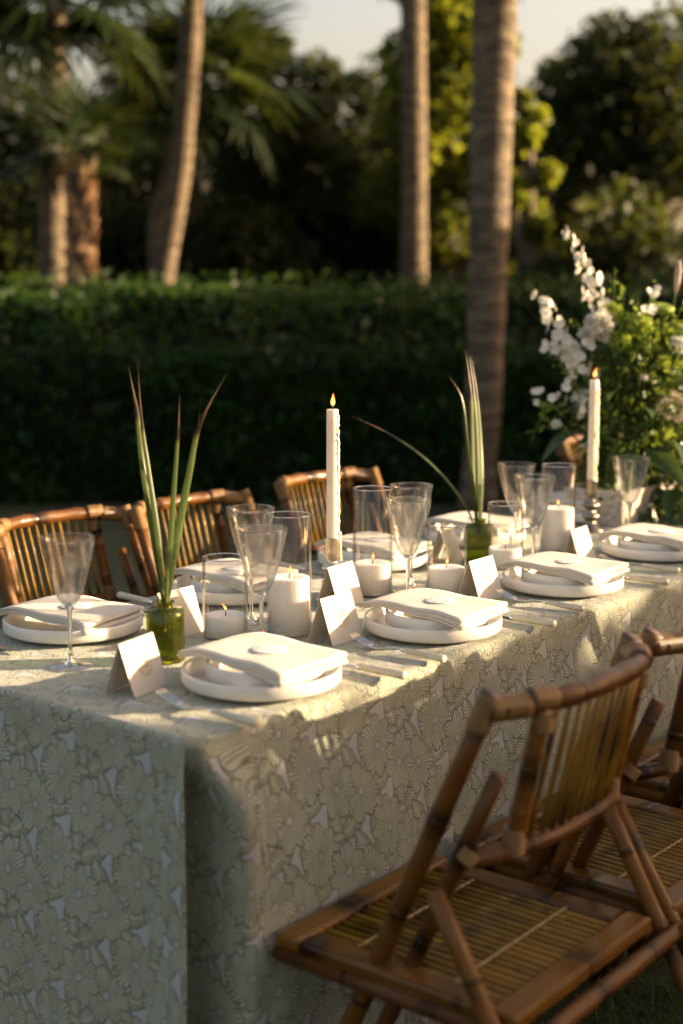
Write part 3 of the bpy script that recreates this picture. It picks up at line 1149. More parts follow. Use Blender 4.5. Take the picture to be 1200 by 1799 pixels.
def napkin_mesh():
    m = MB()
    # zig-zag of the folded cloth in the (x along napkin, z) plane
    layers, gap, th, L = 4, 0.0041, 0.0022, 0.245
    path = []
    rr = random.Random(4)
    for k in range(layers):
        z = k * gap
        xs = [(-L / 2 + 0.004 + (layers - k) * 0.0005), (L / 2 - 0.004 - rr.uniform(0, 0.012))]
        if k % 2: xs = xs[::-1]
        seg = 26
        for i in range(seg + 1):
            path.append((xs[0] + (xs[1] - xs[0]) * i / seg, z))
        if k < layers - 1:
            sgn = 1 if xs[1] > xs[0] else -1
            for q in (0.25, 0.5, 0.75):
                path.append((xs[1] + sgn * gap * 0.75 * math.sin(q * math.pi), z + gap * q))
    W, ns = 0.165, 12

    def drape(x, y, z):
        d = 0.0
        r = abs(x) / (L / 2)
        if x < 0: d -= 0.010 * max(0, (r - 0.60) / 0.40) ** 1.6
        else: d -= 0.012 * r ** 1.3
        d -= 0.0012 * (abs(y) / (W / 2)) ** 8
        d -= 0.0030 * math.exp(-((x - 0.01) / 0.030) ** 2)
        d += 0.0006 * math.sin(x * 50 + y * 25) + 0.0005 * math.sin(y * 70 - x * 31)
        if x > 0.05: d -= 0.006 * ((x - 0.05) / 0.07) ** 2 * (0.6 - y / W)
        f = max(0.0, (x + 0.02) / (L / 2))
        return z * (0.85 + 0.45 * f * f) + d

    n = len(path)
    base = 0
    nrm = []
    for i in range(n):
        a, b = path[max(i - 1, 0)], path[min(i + 1, n - 1)]
        tx, tz = b[0] - a[0], b[1] - a[1]
        l = math.hypot(tx, tz) or 1
        nrm.append((-tz / l, tx / l))
    s = [0.0]
    for i in range(1, n): s.append(s[-1] + math.dist(path[i], path[i - 1]))
    for side in (1, -1):
        for i in range(n):
            x0, z0 = path[i][0] + nrm[i][0] * th / 2 * side, path[i][1] + nrm[i][1] * th / 2 * side
            for j in range(ns + 1):
                v = j / ns
                y = (v - 0.5) * W * (1 - 0.004 * (i % 7) / 7)
                y += 0.0012 * math.sin(s[i] * 25)
                m.v.append(Vector((x0, y, drape(x0, y, z0))))
    k = ns + 1
    off = n * k
    for i in range(n - 1):
        for j in range(ns):
            a = i * k + j
            uv = [(j / ns * W, s[i]), ((j + 1) / ns * W, s[i]), ((j + 1) / ns * W, s[i + 1]), (j / ns * W, s[i + 1])]
            m.face((a, a + 1, a + k + 1, a + k), uv)
            b = off + a
            m.face((b, b + k, b + k + 1, b + 1), [uv[0], uv[3], uv[2], uv[1]])
        for j in (0, ns):
            a = i * k + j
            b = off + a
            f = (a, a + k, b + k, b) if j == 0 else (a, b, b + k, a + k)
            m.face(f, [(0, s[i]), (0, s[i + 1]), (.002, s[i + 1]), (.002, s[i])])
    for i in (0, n - 1):
        for j in range(ns):
            a = i * k + j
            b = off + a
            m.face((a, b, b + 1, a + 1), [(j / ns * W, 0)] * 4)
    return m, drape, gap * (layers - 1) + th


pl_me = MB().lathe(plate_mesh(0.135, 0.033, 0.0055, 0.095), 72)
bw_me = MB().lathe(plate_mesh(0.100, 0.036, 0.005, 0.066), 64)
nk_me, nk_drape, nk_h = napkin_mesh()


def shell_mesh():
    m = MB()
    n = 48
    R = 0.031
    for (f, z) in ((0.0, 0.0022), (0.55, 0.0021), (0.9, 0.0015), (1.0, 0.0008), (0.99, 0.0)):
        for j in range(n):
            a = 2 * math.pi * j / n
            r = R * f * (1 + 0.025 * math.cos(5 * a)) + 1e-5
            m.v.append(Vector((r * math.cos(a), r * math.sin(a), z)))
    for i in range(4):
        for j in range(n):
            j2 = (j + 1) % n
            m.face((i * n + j, (i + 1) * n + j, (i + 1) * n + j2, i * n + j2))
    return m


def slits():
    m = MB()
    for k in range(5):
        a = 2 * math.pi * k / 5 + 0.2
        d = Vector((math.cos(a), math.sin(a), 0))
        m.tube([d * 0.011 + Vector((0, 0, .0021)), d * 0.018 + Vector((0, 0, .0020)), d * 0.0240 + Vector((0, 0, .0018))], [0.0004, 0.0016, 0.0004], 6, squash=0.4)
    return m


sh_me, sl_me = shell_mesh(), slits()


def fork_parts():
    out = {}
    # local: +x towards the handle end, tines towards -x, z up
    m = MB()
    for k in range(4):
        y = (k - 1.5) * 0.0062
        m.tube([(-0.098, y * 0.9, 0.022), (-0.080, y, 0.0155), (-0.062, y, 0.009), (-0.050, y, 0.0055)], [0.0009, 0.0016, 0.0019, 0.0021], 6, squash=0.7)
    # palm of the fork as a dished sheet
    b = len(m.v)
    secs = [(-0.054, 0.0118, 0.0064), (-0.044, 0.0120, 0.0042), (-0.032, 0.0098, 0.0036), (-0.022, 0.0058, 0.0052), (-0.012, 0.0032, 0.0085), (0.004, 0.0026, 0.0105), (0.020, 0.0030, 0.0100)]
    for x, hw, z in secs:
        for t in (-1, -.5, 0, .5, 1):
            m.v.append(Vector((x, hw * t, z + 0.0016 * (t * t) + 0.0008)))
        for t in (1, .5, 0, -.5, -1):
            m.v.append(Vector((x, hw * t, z + 0.0016 * (t * t) - 0.0010)))
    for i in range(len(secs) - 1):
        for j in range(10):
            j2 = (j + 1) % 10
            m.face((b + i * 10 + j, b + i * 10 + j2, b + (i + 1) * 10 + j2, b + (i + 1) * 10 + j))
    out['tines'] = m
    f = MB()
    f.tube([(0.018, 0, 0.0100), (0.020, 0, 0.0099), (0.0215, 0, 0.0098), (0.0225, 0, 0.0098), (0.024, 0, 0.0097), (0.028, 0, 0.0095)], [0.0034, 0.0048, 0.0040, 0.0050, 0.0044, 0.0052], 14)
    out['ferrule'] = f
    h = MB()
    h.tube([(0.026, 0, 0.0095), (0.06, 0, 0.0085), (0.095, 0, 0.0078), (0.113, 0, 0.0075), (0.1145, 0, 0.0075)], [0.0056, 0.0066, 0.0076, 0.0080, 0.0070], 16, squash=0.88)
    out['handle'] = h
    return out


def knife_parts():
    out = {}
    m = MB()
    secs = [(-0.118, 0.0006, 0.000), (-0.112, 0.0035, -0.0030), (-0.095, 0.0068, -0.0055), (-0.06, 0.0090, -0.0065), (-0.02, 0.0088, -0.0062), (0.004, 0.0060, -0.0055), (0.014, 0.0038, -0.0040)]
    for x, hw, lo in secs:
        m.v += [Vector((x, lo, 0.0030)), Vector((x, hw, 0.0042)), Vector((x, hw, 0.0056)), Vector((x, lo, 0.0034))]
    for i in range(len(secs) - 1):
        for j in range(4):
            j2 = (j + 1) % 4
            m.face((i * 4 + j, i * 4 + j2, i * 4 + 4 + j2, i * 4 + 4 + j))
    out['blade'] = m
    f = MB()
    f.tube([(0.012, 0, 0.0060), (0.014, 0, 0.0062), (0.0155, 0, 0.0064), (0.017, 0, 0.0066), (0.022, 0, 0.0070)], [0.0040, 0.0054, 0.0045, 0.0056, 0.0058], 14)
    out['ferrule'] = f
    h = MB()
    h.tube([(0.020, 0, 0.0072), (0.06, 0, 0.0078), (0.098, 0, 0.0082), (0.115, 0, 0.0084), (0.1165, 0, 0.0084)], [0.0062, 0.0074, 0.0084, 0.0086, 0.0074], 16, squash=0.88)
    out['handle'] = h
    return out


def proto(fn):
    """returns a builder that makes the thing once and copies it afterwards"""
    st = {}

    def place(loc, rz, label, **kw):
        if 'o' not in st: st['o'] = fn(); o = st['o']
        else: o = copy_tree(st['o'])
        o.location = loc
        o.rotation_euler = (0, 0, rz)
        o["label"] = label
        for k, v in kw.items(): o[k] = v
        return o
    return place


def mk_plate():
    o = pl_me.build("dinner_plate", M['ceramic'])
    return tag(o, None, "plate", "walled dinner plates on the cloth")


def mk_bowl():
    o = bw_me.build("side_bowl", M['ceramic'])
    return tag(o, None, "bowl", "shallow bowls on the dinner plates")


def mk_napkin():
    o = nk_me.build("napkin", M['linen'])
    return tag(o, None, "napkin", "folded napkins on the place settings")


def mk_shell():
    o = sh_me.build("sand_dollar", M['shell'])
    sl_me.build("slit_marks", M['slit'], o)
    return tag(o, None, "sand dollar", "sand dollars lying on the napkins")


def mk_fork():
    e = empty("fork")
    for k, v in fork_parts().items(): v.build(k, M['bone'] if k == 'handle' else M['steel'], e)
    return tag(e, None, "fork", "bone handled forks")


def mk_knife():
    e = empty("knife")
    for k, v in knife_parts().items(): v.build(k, M['bone'] if k == 'handle' else M['steel'], e, smooth=k != 'blade')
    return tag(e, None, "knife", "bone handled knives")


put_plate, put_bowl, put_napkin, put_shell, put_fork, put_knife = map(proto, (mk_plate, mk_bowl, mk_napkin, mk_shell, mk_fork, mk_knife))
RN = math.atan2(NX.y, NX.x)     # local +x on NX


def setting(a, n, side, nm, bowl=True, rot=0.0, fork=True, knife=True, nap_dn=0.0, nap_da=0.0, sh=0.0, fo=(0, 0, 0), kn=(0, 0, 0)):
    """side +1: diner on the near side (handles towards NX)"""
    rr = random.Random(hash(nm) % 1000 if False else int(a * 100) + (7 if side > 0 else 0))
    put_plate(tabp(a, n, TOP), rr.uniform(0, 6), "white walled dinner plate " + nm)
    z = TOP + 0.0092
    if bowl:
        put_bowl(tabp(a + 0.004, n + 0.006, z), rr.uniform(0, 6), "white shallow bowl stacked on the plate " + nm)
        z = TOP + 0.0092 + 0.0365
    else: z = TOP + 0.0345
    nz = z + 0.0085
    na, nn = a - 0.002 + nap_da, n + 0.004 + nap_dn
    put_napkin(tabp(na, nn, nz), RN + rot, "folded cream ribbed napkin on the setting " + nm)
    c, s_ = math.cos(RN + rot), math.sin(RN + rot)
    lx, ly = 0.012 + sh, 0.004
    hz = nz + nk_drape(lx, ly, nk_h) - 0.0004
    p = tabp(na, nn, hz)
    put_shell((p.x + c * lx - s_ * ly, p.y + s_ * lx + c * ly, hz), rr.uniform(0, 6), "white sand dollar on the napkin " + nm)
    rs = RN if side > 0 else RN + math.pi
    sg = 1 if side > 0 else -1
    if fork: put_fork(tabp(a - sg * 0.185 + fo[0], n + sg * 0.045 + fo[1], TOP), rs + fo[2], "bone handled fork left of the plate " + nm)
    if knife: put_knife(tabp(a + sg * 0.175 + kn[0], n + sg * 0.055 + kn[1], TOP), rs + kn[2], "bone handled knife right of the plate " + nm)


setting(1.717, -1.585, 1, "nearest the table corner", rot=-0.03)
setting(2.214, -1.588, 1, "second along the near side", rot=0.02)
setting(2.735, -1.605, 1, "third along the near side", rot=0.0)
setting(3.245, -1.640, 1, "fourth along the near side, by the second taper", rot=0.03)
setting(1.765, -2.127, -1, "at the far left behind the single goblet", bowl=False, rot=0.10, nap_dn=-0.01)
setting(2.205, -2.120, -1, "behind the short left hurricane", rot=0.02)
setting(2.690, -2.110, -1, "behind the silver taper holder", rot=0.0)
setting(3.130, -2.110, -1, "behind the bright green bud vase", rot=0.04)
setting(3.640, -2.110, -1, "on the far side behind the tall right hurricane", rot=0.0)

# ---------------------------------------------------------------- tent cards
def rounded_panel(wd, h, r, th):
    """panel in the x (0..wd), z (0..h) plane, lower corners rounded, thickness along y"""
    m = MB()
    out = [(0, h), (wd, h)]
    for c, a0 in (((wd - r, r), 0), ((r, r), -90)):
        for k in range(7):
            a = rad(a0 - k * 15)
            out.append((c[0] + r * math.cos(a), c[1] + r * math.sin(a)))
    n = len(out)
    for y in (-th / 2, th / 2):
        for (x, z) in out: m.v.append(Vector((x - wd / 2, y, z)))
    m.face(list(range(n)))
    m.face(list(range(2 * n - 1, n - 1, -1)))
    for i in range(n):
        j = (i + 1) % n
        m.face((i, i + n, j + n, j))
    return m


def mk_card():
    """ridge along local x, front panel towards local -y"""
    e = empty("place_card")
    wd, h, half = 0.098, 0.092, 0.030
    tilt = math.asin(half / h)
    zt = h * math.cos(tilt)
    for sgn, nm in ((-1, "front_panel"), (1, "back_panel")):
        o = rounded_panel(wd, h, 0.007, 0.0007).build(nm, M['card'], e, smooth=False)
        o.location = (0, sgn * half, 0)
        o.rotation_euler = (sgn * tilt * -1 * -1 if False else (-tilt if sgn < 0 else tilt), 0, 0)
        if sgn < 0:
            d = MB()
            k = 40
            for (f, y) in ((0.0, -0.0010), (0.93, -0.0010), (1.0, -0.0004)):
                for j in range(k):
                    a = 2 * math.pi * j / k
                    r = 0.0215 * f * (1 + 0.02 * math.cos(8 * a)) + 1e-5
                    d.v.append(Vector((r * math.cos(a), y - 0.0003, r * math.sin(a) * 1.12)))
            for i in range(2):
                for j in range(k):
                    j2 = (j + 1) % k
                    d.face((i * k + j, (i + 1) * k + j, (i + 1) * k + j2, i * k + j2))
            q = d.build("medallion", M['medallion'], o)
            q.location = (0.002, 0, 0.050)
            # faint script lines
            t = MB()
            rr = random.Random(5)
            for (zz, x0, x1) in ((0.058, -0.012, 0.012), (0.051, -0.016, 0.016), (0.042, -0.010, 0.012)):
                pts = []
                nn = int((x1 - x0) / 0.0007)
                for i in range(nn + 1):
                    x = x0 + (x1 - x0) * i / nn
                    am = 0.0012 + (0.0022 if rr.random() < 0.08 else 0)
                    pts.append((x + 0.0007 * math.sin(i * 2.1), -0.0017, zz + am * math.sin(i * 1.5)))
                t.tube(pts, 0.00022, 4)
            q = t.build("script_writing", M['ink'], o)
            q.location = (0.002, 0, 0.0)
    return tag(e, None, "place card", "tent place cards on the table")


put_card = proto(mk_card)
# local x on AX, front (-y) towards NX
RA = math.atan2(AX.y, AX.x)
put_card(tabp(1.565, -1.728, TOP), RA + 0.22, "cream tent card beside the dark green vase, at the near table end")
put_card(tabp(2.043, -1.693, TOP), RA + 0.05, "cream tent card with medallion in front of the silver taper holder")
put_card(tabp(2.535, -1.692, TOP), RA + 0.05, "cream tent card between the second and third near plates")
put_card(tabp(3.028, -1.735, TOP), RA + 0.12, "cream tent card leaning near the fourth plate and second taper")
put_card(tabp(1.885, -1.965, TOP), RA + 0.02 + math.pi, "cream tent card behind the dark green vase")
put_card(tabp(2.290, -1.885, TOP), RA + 0.12 + math.pi, "bright cream tent card right behind the silver taper holder")
put_card(tabp(2.840, -2.000, TOP), RA + 0.3 + math.pi, "cream tent card behind the bright green vase")

# ---------------------------------------------------------------- goblets
GH = 0.232


def mk_goblet():
    e = empty("wine_goblet")
    hs = 0.108                              # bowl bottom
    prof = []
    K = 22
    for i in range(K + 1):
        t = (i / K) ** 1.5
        r = 0.049 * (0.85 * t ** 0.40 + 0.15 * t) if t else 0.0005
        prof.append((max(r, 0.0008), hs + (GH - hs) * t))
    inner = [(max(r - 0.0012, 0.0005), z + (0.004 if i < 3 else 0.0012)) for i, (r, z) in enumerate(prof)]
    inner[-1] = (prof[-1][0] - 0.0011, prof[-1][1])
    m = MB()
    m.lathe(prof + [(prof[-1][0] - 0.0005, GH + 0.0006)] + inner[::-1], 56, lambda a, i: 1 + 0.004 * math.sin(a * 5 + i * .7) + 0.003 * math.sin(a * 9 - i))
    m.build("bowl", M['seeded'], e)
    rim = MB()
    pts = [(0.0485 * math.cos(2 * math.pi * i / 56), 0.0485 * math.sin(2 * math.pi * i / 56), GH) for i in range(57)]
    rim.tube(pts, 0.0008, 6, caps=False)
    rim.build("rim", M['clear'], e)
    s = MB()
    s.lathe([(0.0002, hs + 0.007), (0.006, hs + 0.0058), (0.0085, hs + 0.004), (0.0075, hs - 0.002), (0.0045, hs - 0.010), (0.0034, hs - 0.03), (0.0032, 0.05), (0.0036, 0.025), (0.0055, 0.012), (0.012, 0.0058), (0.012, 0.0050), (0.0002, 0.0045)], 20)
    s.build("stem", M['solid'], e)
    f = MB()
    f.lathe([(0.010, 0.0060), (0.022, 0.0038), (0.036, 0.0022), (0.0385, 0.0014), (0.0385, 0.0006), (0.036, 0.0), (0.006, 0.0)], 48)
    f.build("foot", M['seeded'], e)
    return tag(e, None, "wine glass", "seeded glass goblets")


put_goblet = proto(mk_goblet)


def at_z(px, py, z):
    dz = -math.sin(PITCH) - math.cos(PITCH) * (py - IH / 2) / F_PX
    dy = math.cos(PITCH) - math.sin(PITCH) * (py - IH / 2) / F_PX
    t = (z - CZ) / dz
    return Vector(((px - IW / 2) / F_PX * t, dy * t, z))


def on_top(px, py, h):
    p = at_z(px, py, TOP + h)
    return Vector((p.x, p.y, TOP))


for (px, py, lb) in [(118, 944, "clear seeded goblet standing alone in front of the far left plate"),
                     (440, 892, "seeded goblet partly hidden behind the front left goblet"),
                     (458, 928, "seeded goblet in front of the short left hurricane, over the tea light"),
                     (723, 852, "seeded goblet just behind the middle goblet"),
                     (717, 877, "sharp middle goblet right of the silver taper holder"),
                     (908, 815, "rearmost goblet of the right pair by the short hurricane"),
                     (940, 836, "front goblet of the right pair before the tall right hurricane"),
                     (1109, 804, "goblet standing alone in front of the flower arrangement")]:
    put_goblet(on_top(px, py, GH), px * 0.1, lb)

# ---------------------------------------------------------------- hurricanes and candles
def flame_mesh(h=0.022, lean=0.0):
    m = MB()
    prof = [(0.0002, 0), (0.0022, .12), (0.0034, .25), (0.0036, .38), (0.0029, .55), (0.0018, .75), (0.0008, .9), (0.0001, 1.0)]
    k = h / 0.022
    m.lathe([(r * k, z * h) for r, z in prof], 12)
    for v in m.v:
        t = v.z / h
        v.x += lean * t * t
    return m


def hurricane(px, py_rim, H, hc, label, wlabel, R=0.0435, lean=0.0, rz=0):
    loc = on_top(px, py_rim, H)
    m = MB()
    m.lathe([(R - 0.004, 0.004), (R - 0.0025, 0.006), (R - 0.0022, H - .001), (R - 0.0011, H), (R, H - .001), (R, 0.002), (R - 0.002, 0.0), (0.0005, 0.0), (0.0005, 0.003), (R - 0.004, 0.004)], 64)
    e = empty("hurricane_glass", loc, rz)
    m.build("glass_wall", M['clear'], e)
    rim = MB()
    rim.tube([((R - .0011) * math.cos(2 * math.pi * i / 64), (R - .0011) * math.sin(2 * math.pi * i / 64), H) for i in range(65)], 0.0012, 6, caps=False)
    rim.build("rim", M['solid'], e)
    tag(e, label, "candle holder", "clear glass hurricanes")
    c = empty("pillar_candle", (loc.x, loc.y, TOP + 0.0042), rz)
    r = R - 0.0032
    rr = random.Random(int(px))
    m = MB()
    m.lathe([(0.001, 0), (r, 0), (r, hc - 0.004), (r - 0.001, hc - 0.001), (r - 0.004, hc), (r * .6, hc - 0.001), (r * .3, hc - 0.003), (0.001, hc - 0.004)], 56,
            lambda a, i: 1 + (0.008 * math.sin(a * 7 + px) if i in (4, 5, 6) else 0))
    m.build("wax", M['sandwax'], c)
    # loose grains on top
    P = []
    for k in range(240):
        a, q = rr.uniform(0, 6.28), r * math.sqrt(rr.random()) * 0.97
        P.append((q * math.cos(a), q * math.sin(a), hc - 0.0012 - 0.002 * (1 - q / r)))
    V = leaf_quads(np.array(P), 0.0032, np.random.default_rng(int(px)), 0.6, 0.9)
    q = quads_obj("wax_grains", V, M['sandwax'], c)
    q["kind"] = "stuff"
    w_ = MB(); w_.tube([(0, 0, hc - 0.004), (0.0008, 0, hc + 0.004), (lean * .1 + 0.001, 0, hc + 0.0075)], [0.0011, 0.0010, 0.0007], 6)
    w_.build("wick", M['wick'], c)
    f = flame_mesh(0.016, lean).build("flame", M['flame'], c)
    f.location = (0.001, 0, hc + 0.006)
    tag(c, wlabel, "candle", "white pillar candles in glass")


hurricane(395, 979, 0.155, 0.040, "short glass hurricane at the left, behind the front napkin", "low white pillar candle in the short left hurricane", lean=-0.010)
hurricane(507, 904, 0.235, 0.110, "tall glass hurricane left of the silver taper holder", "tall white pillar candle left of the silver taper holder", lean=0.004)
hurricane(655, 858, 0.235, 0.068, "tall glass hurricane right of the silver taper, with half-height candle", "half-height white pillar candle behind the second tent card")
hurricane(785, 921, 0.155, 0.056, "short glass hurricane between middle goblet and bright green vase", "low white pillar candle left of the bright green vase", lean=0.003)
hurricane(889, 885, 0.155, 0.045, "short glass hurricane behind the third napkin, right of the green vase", "low white pillar candle right of the bright green vase")
hurricane(982, 817, 0.235, 0.125, "tall glass hurricane at the right beside the second taper", "tall white pillar candle at the right beside the second taper", lean=-0.002)


def taper(px, py_top, H, hh, label, clabel, met, seed, lean=0.0):
    loc = on_top(px, py_top, H)
    prof = [(0.0005, 0), (0.036, 0), (0.037, 0.003), (0.034, 0.008), (0.022, 0.016), (0.015, 0.024), (0.0135, 0.030), (0.016, 0.034), (0.0235, 0.041), (0.0240, 0.044), (0.019, 0.049), (0.0125, 0.056), (0.0120, 0.061),
            (0.016, 0.066), (0.0235, 0.072), (0.0240, 0.075), (0.019, 0.081), (0.0105, 0.086), (0.0100, 0.089), (0.0125, 0.095), (0.0152, 0.102), (0.0160, 0.110), (0.0160, hh - 0.002), (0.0163, hh), (0.0138, hh + .0002), (0.0132, hh - 0.02), (0.0005, hh - 0.02)]
    e = empty("candlestick", loc)
    m = MB()
    m.lathe(prof, 144, lambda a, i: 1 - (0.045 * (0.5 - 0.5 * math.cos(a * 24)) ** 0.7 if 4 <= i <= 22 else 0))
    m.build("fluted_body", met, e)
    tag(e, label, "candlestick", "fluted metal candlesticks")
    c = empty("taper_candle", (loc.x, loc.y, TOP + hh - 0.018))
    hc = H - hh + 0.018
    k = 12
    m = MB()
    R = 0.0131
    m.lathe([(0.0005, 0.0)] + [(R * (1 - 0.05 * (i / k)), hc * i / k + 0.0002) for i in range(k + 1)] + [(R * 0.86, hc + 0.0012), (R * 0.5, hc - 0.0006), (0.0005, hc - 0.0015)], 36)
    m.build("wax_body", M['wax'], c)
    # drips down the right side
    d = MB()
    rr = random.Random(seed)
    for s in range(5):
        a = rad(rr.uniform(-38, 12))
        z1 = hc * rr.uniform(0.80, 0.97) if s else hc * 0.97
        z0 = hc * rr.uniform(0.02, 0.45) if s else hc * 0.55
        pts, rs = [], []
        n = 34
        for i in range(n + 1):
            z = z1 + (z0 - z1) * i / n
            rad_ = R * (1 - 0.05 * z / hc) + 0.0010
            a2 = a + 0.10 * math.sin(i * 0.5 + s)
            pts.append((rad_ * math.cos(a2), rad_ * math.sin(a2), z))
            rs.append(max(0.0007, 0.0015 + 0.0011 * math.sin(i * 1.7 + s * 2) + rr.uniform(-.0004, .0006)) if i not in (0, n) else 0.0006)
        rs[n - 1] = 0.0030
        rs[n // 2] = 0.0028
        d.tube(pts, rs, 7)
    for s in range(22):
        a = rad(rr.uniform(-40, 15)); z = hc * rr.uniform(0.03, 0.95)
        p = Vector(((R + .001) * math.cos(a), (R + .001) * math.sin(a), z))
        q = rr.uniform(0.0012, 0.0028)
        d.tube([p + Vector((0, 0, q * 1.3)), p + Vector((0, 0, q * .6)), p, p - Vector((0, 0, q * .8)), p - Vector((0, 0, q * 1.2))], [q * .2, q * .8, q, q * .75, q * .15], 7)
    if seed == 1:       # drip hanging from the cup
        d.tube([(0.0172, -0.004, 0.03), (0.0176, -0.004, 0.0), (0.0176, -0.004, -0.020), (0.0178, -0.004, -0.030), (0.0176, -0.004, -0.034)], [0.0022, 0.0018, 0.0022, 0.0027, 0.0006], 7)
    d.build("wax_drips", M['wax'], c)
    w_ = MB(); w_.tube([(0, 0, hc - 0.003), (0.0004, 0, hc + 0.004), (0.001, 0, hc + 0.008)], [0.0011, 0.001, 0.0006], 6)
    w_.build("wick", M['wick'], c)
    f = flame_mesh(0.029, 0.001 + lean).build("flame", M['flame'], c)
    f.location = (0.001, 0, hc + 0.006)
    tag(c, clabel, "candle", "ivory taper candles")


taper(584, 720, 0.412, 0.140, "champagne silver fluted candlestick in the middle of the table", "tall ivory taper with wax drips in the middle candlestick", M['brass'], 1)
taper(1044, 668, 0.420, 0.145, "dark tarnished fluted candlestick before the flowers", "ivory taper burning in front of the flower arrangement", M['pewter'], 2, 0.004)


def tealight(px, py, label):
    p = at_z(px, py, TOP + 0.026)
    e = empty("tea_light_holder", (p.x, p.y, TOP))
    m = MB()
    m.lathe([(0.0005, 0), (0.026, 0), (0.028, 0.002), (0.0285, 0.014), (0.031, 0.020), (0.037, 0.0235), (0.0385, 0.026), (0.037, 0.0275), (0.034, 0.0265), (0.0275, 0.020), (0.0255, 0.014), (0.025, 0.005), (0.0005, 0.0045)], 48)
    m.build("glass_cup", M['clear'], e)
    r_ = MB()
    r_.tube([(0.0375 * math.cos(2 * math.pi * i / 48), 0.0375 * math.sin(2 * math.pi * i / 48), 0.0262) for i in range(49)], 0.0016, 6, caps=False)
    r_.build("rim", M['solid'], e)
    tag(e, label, "tea light holder", "glass tea light cups")
    c = empty("tea_light", (p.x, p.y, TOP + 0.0052))
    w_ = MB(); w_.lathe([(0.0005, 0), (0.019, 0), (0.019, 0.0125), (0.018, 0.012), (0.0005, 0.0115)], 28); w_.build("wax", M['wax'], c)
    w_ = MB(); w_.tube([(0, 0, 0.011), (0.0005, 0, 0.019)], [0.0008, 0.0006], 5); w_.build("wick", M['wick'], c)
    f = flame_mesh(0.012).build("flame", M['flame'], c); f.location = (0, 0, 0.016)
    tag(c, "lit tea light inside the " + label, "candle", "tea lights")


tealight(463, 1113, "glass cup under the front left goblet")
tealight(721, 1036, "glass cup behind the second napkin")
tealight(966, 972, "glass cup left of the fourth tent card")

# ---------------------------------------------------------------- bud vases with palmetto blades
def bud_vase(px, pyb, label, blades, blabel, seed):
    p = at_z(px, pyb, TOP)
    e = empty("bud_vase", p)
    H, R = 0.094, 0.034
    m = MB()
    fl = lambda a, i: 1 - 0.035 * (0.5 - 0.5 * math.cos(a * 30)) if 2 <= i <= 4 else 1
    m.lathe([(0.0005, 0.0), (R * .92, 0.0), (R, 0.003), (R, H * .5), (R, H - 0.003), (R * .93, H), (R * 0.5, H + 0.002), (R * 0.42, H + 0.004), (R * 0.40, H + 0.010), (R * .50, H + 0.0125), (R * .50, H + 0.0145), (R * .38, H + 0.0145),
             (R * .34, H + 0.004), (R * .84, H - 0.003), (R * .9, H - 0.006), (R * .9, 0.010), (R * .8, 0.007), (0.0005, 0.006)], 180, fl)
    m.build("ribbed_body", M['green'], e)
    tag(e, label, "vase", "ribbed green glass bud vases")
    top = Vector((0, 0, H + 0.012))
    root = empty("palmetto_leaf", p + top)
    tag(root, blabel, "leaf", "palmetto blades in the bud vases")
    for pts, wd in blades:
        # pts: pixel path from base to tip with depth offsets
        P3 = []
        d0 = (p - Vector((0, 0, CZ)))
        for (x, y, dy) in pts:
            q = at(x, y, p.y + dy)
            P3.append(q - p - top)
        P3 = [Vector(v) for v in catmull([tuple(v) for v in P3], 7)]
        n = len(P3)
        bm = MB()
        L = 0
        for i, q in enumerate(P3):
            t = i / (n - 1)
            tan = (P3[min(i + 1, n - 1)] - P3[max(i - 1, 0)]).normalized()
            view = (q + p + top - cam.location).normalized()
            sd_ = tan.cross(view).normalized()
            sd_ = (Matrix.Rotation((0.95 if seed == 2 else 0.25) + 0.3 * math.sin(i * .1 + seed), 3, tan) @ sd_)
            wdt = wd * 0.72 * (0.35 + 0.65 * min(1, t / 0.25)) * max(0.06, (1 - max(0, (t - .25) / .75)) ** 0.75)
            if t > 0.72: wdt *= max(0.18, 1 - (t - .72) * 3.2)
            k = sd_.cross(tan)
            bm.v += [q - sd_ * wdt + k * wdt * .45, q, q + sd_ * wdt + k * wdt * .45]
            if i:
                b = len(bm.v) - 6
                uv0, uv1 = (i - 1) / (n - 1), t
                bm.face((b, b + 1, b + 4, b + 3), [(0, uv0), (.5, uv0), (.5, uv1), (0, uv1)])
                bm.face((b + 1, b + 2, b + 5, b + 4), [(.5, uv0), (1, uv0), (1, uv1), (.5, uv1)])
        bm.build("blade", M['bladetip'], root)
    return e


def bladetip_mat():
    m, nt, out = newmat("palmetto_blade_dry_tip")
    uv = N(nt, "ShaderNodeUVMap")
    sp = N(nt, "ShaderNodeSeparateXYZ")
    nt.links.new(uv.outputs[0], sp.inputs[0])
    x, y = NX_(nt, sp.outputs[0]), NX_(nt, sp.outputs[1])
    st = noise(nt, 40, 3, 'UV', (1, 0.03, 1))
    g_ = mixc(nt, st.smooth(.35, .65), (0.040, 0.072, 0.012), (0.105, 0.140, 0.035))
    g_ = mixc(nt, y.smooth(0.55, 0.70), g_, (0.13, 0.15, 0.03))
    g_ = mixc(nt, y.smooth(0.68, 0.72), g_, (0.035, 0.018, 0.010))
    g_ = mixc(nt, y.smooth(0.75, 0.85), g_, (0.22, 0.14, 0.075))
    p = nt.nodes.new("ShaderNodeBsdfPrincipled")
    nt.links.new(g_, p.inputs["Base Color"])
    p.inputs["Roughness"].default_value = 0.32
    p.inputs["Specular IOR Level"].default_value = 0.7
    t = N(nt, "ShaderNodeBsdfTranslucent")
    nt.links.new(g_, t.inputs[0])
    mx = N(nt, "ShaderNodeMixShader")
    mx.inputs[0].default_value = 0.4
    nt.links.new(p.outputs[0], mx.inputs[1])
    nt.links.new(t.outputs[0], mx.inputs[2])
    nt.links.new(mx.outputs[0], out.inputs[0])
    return m


M['bladetip'] = bladetip_mat()

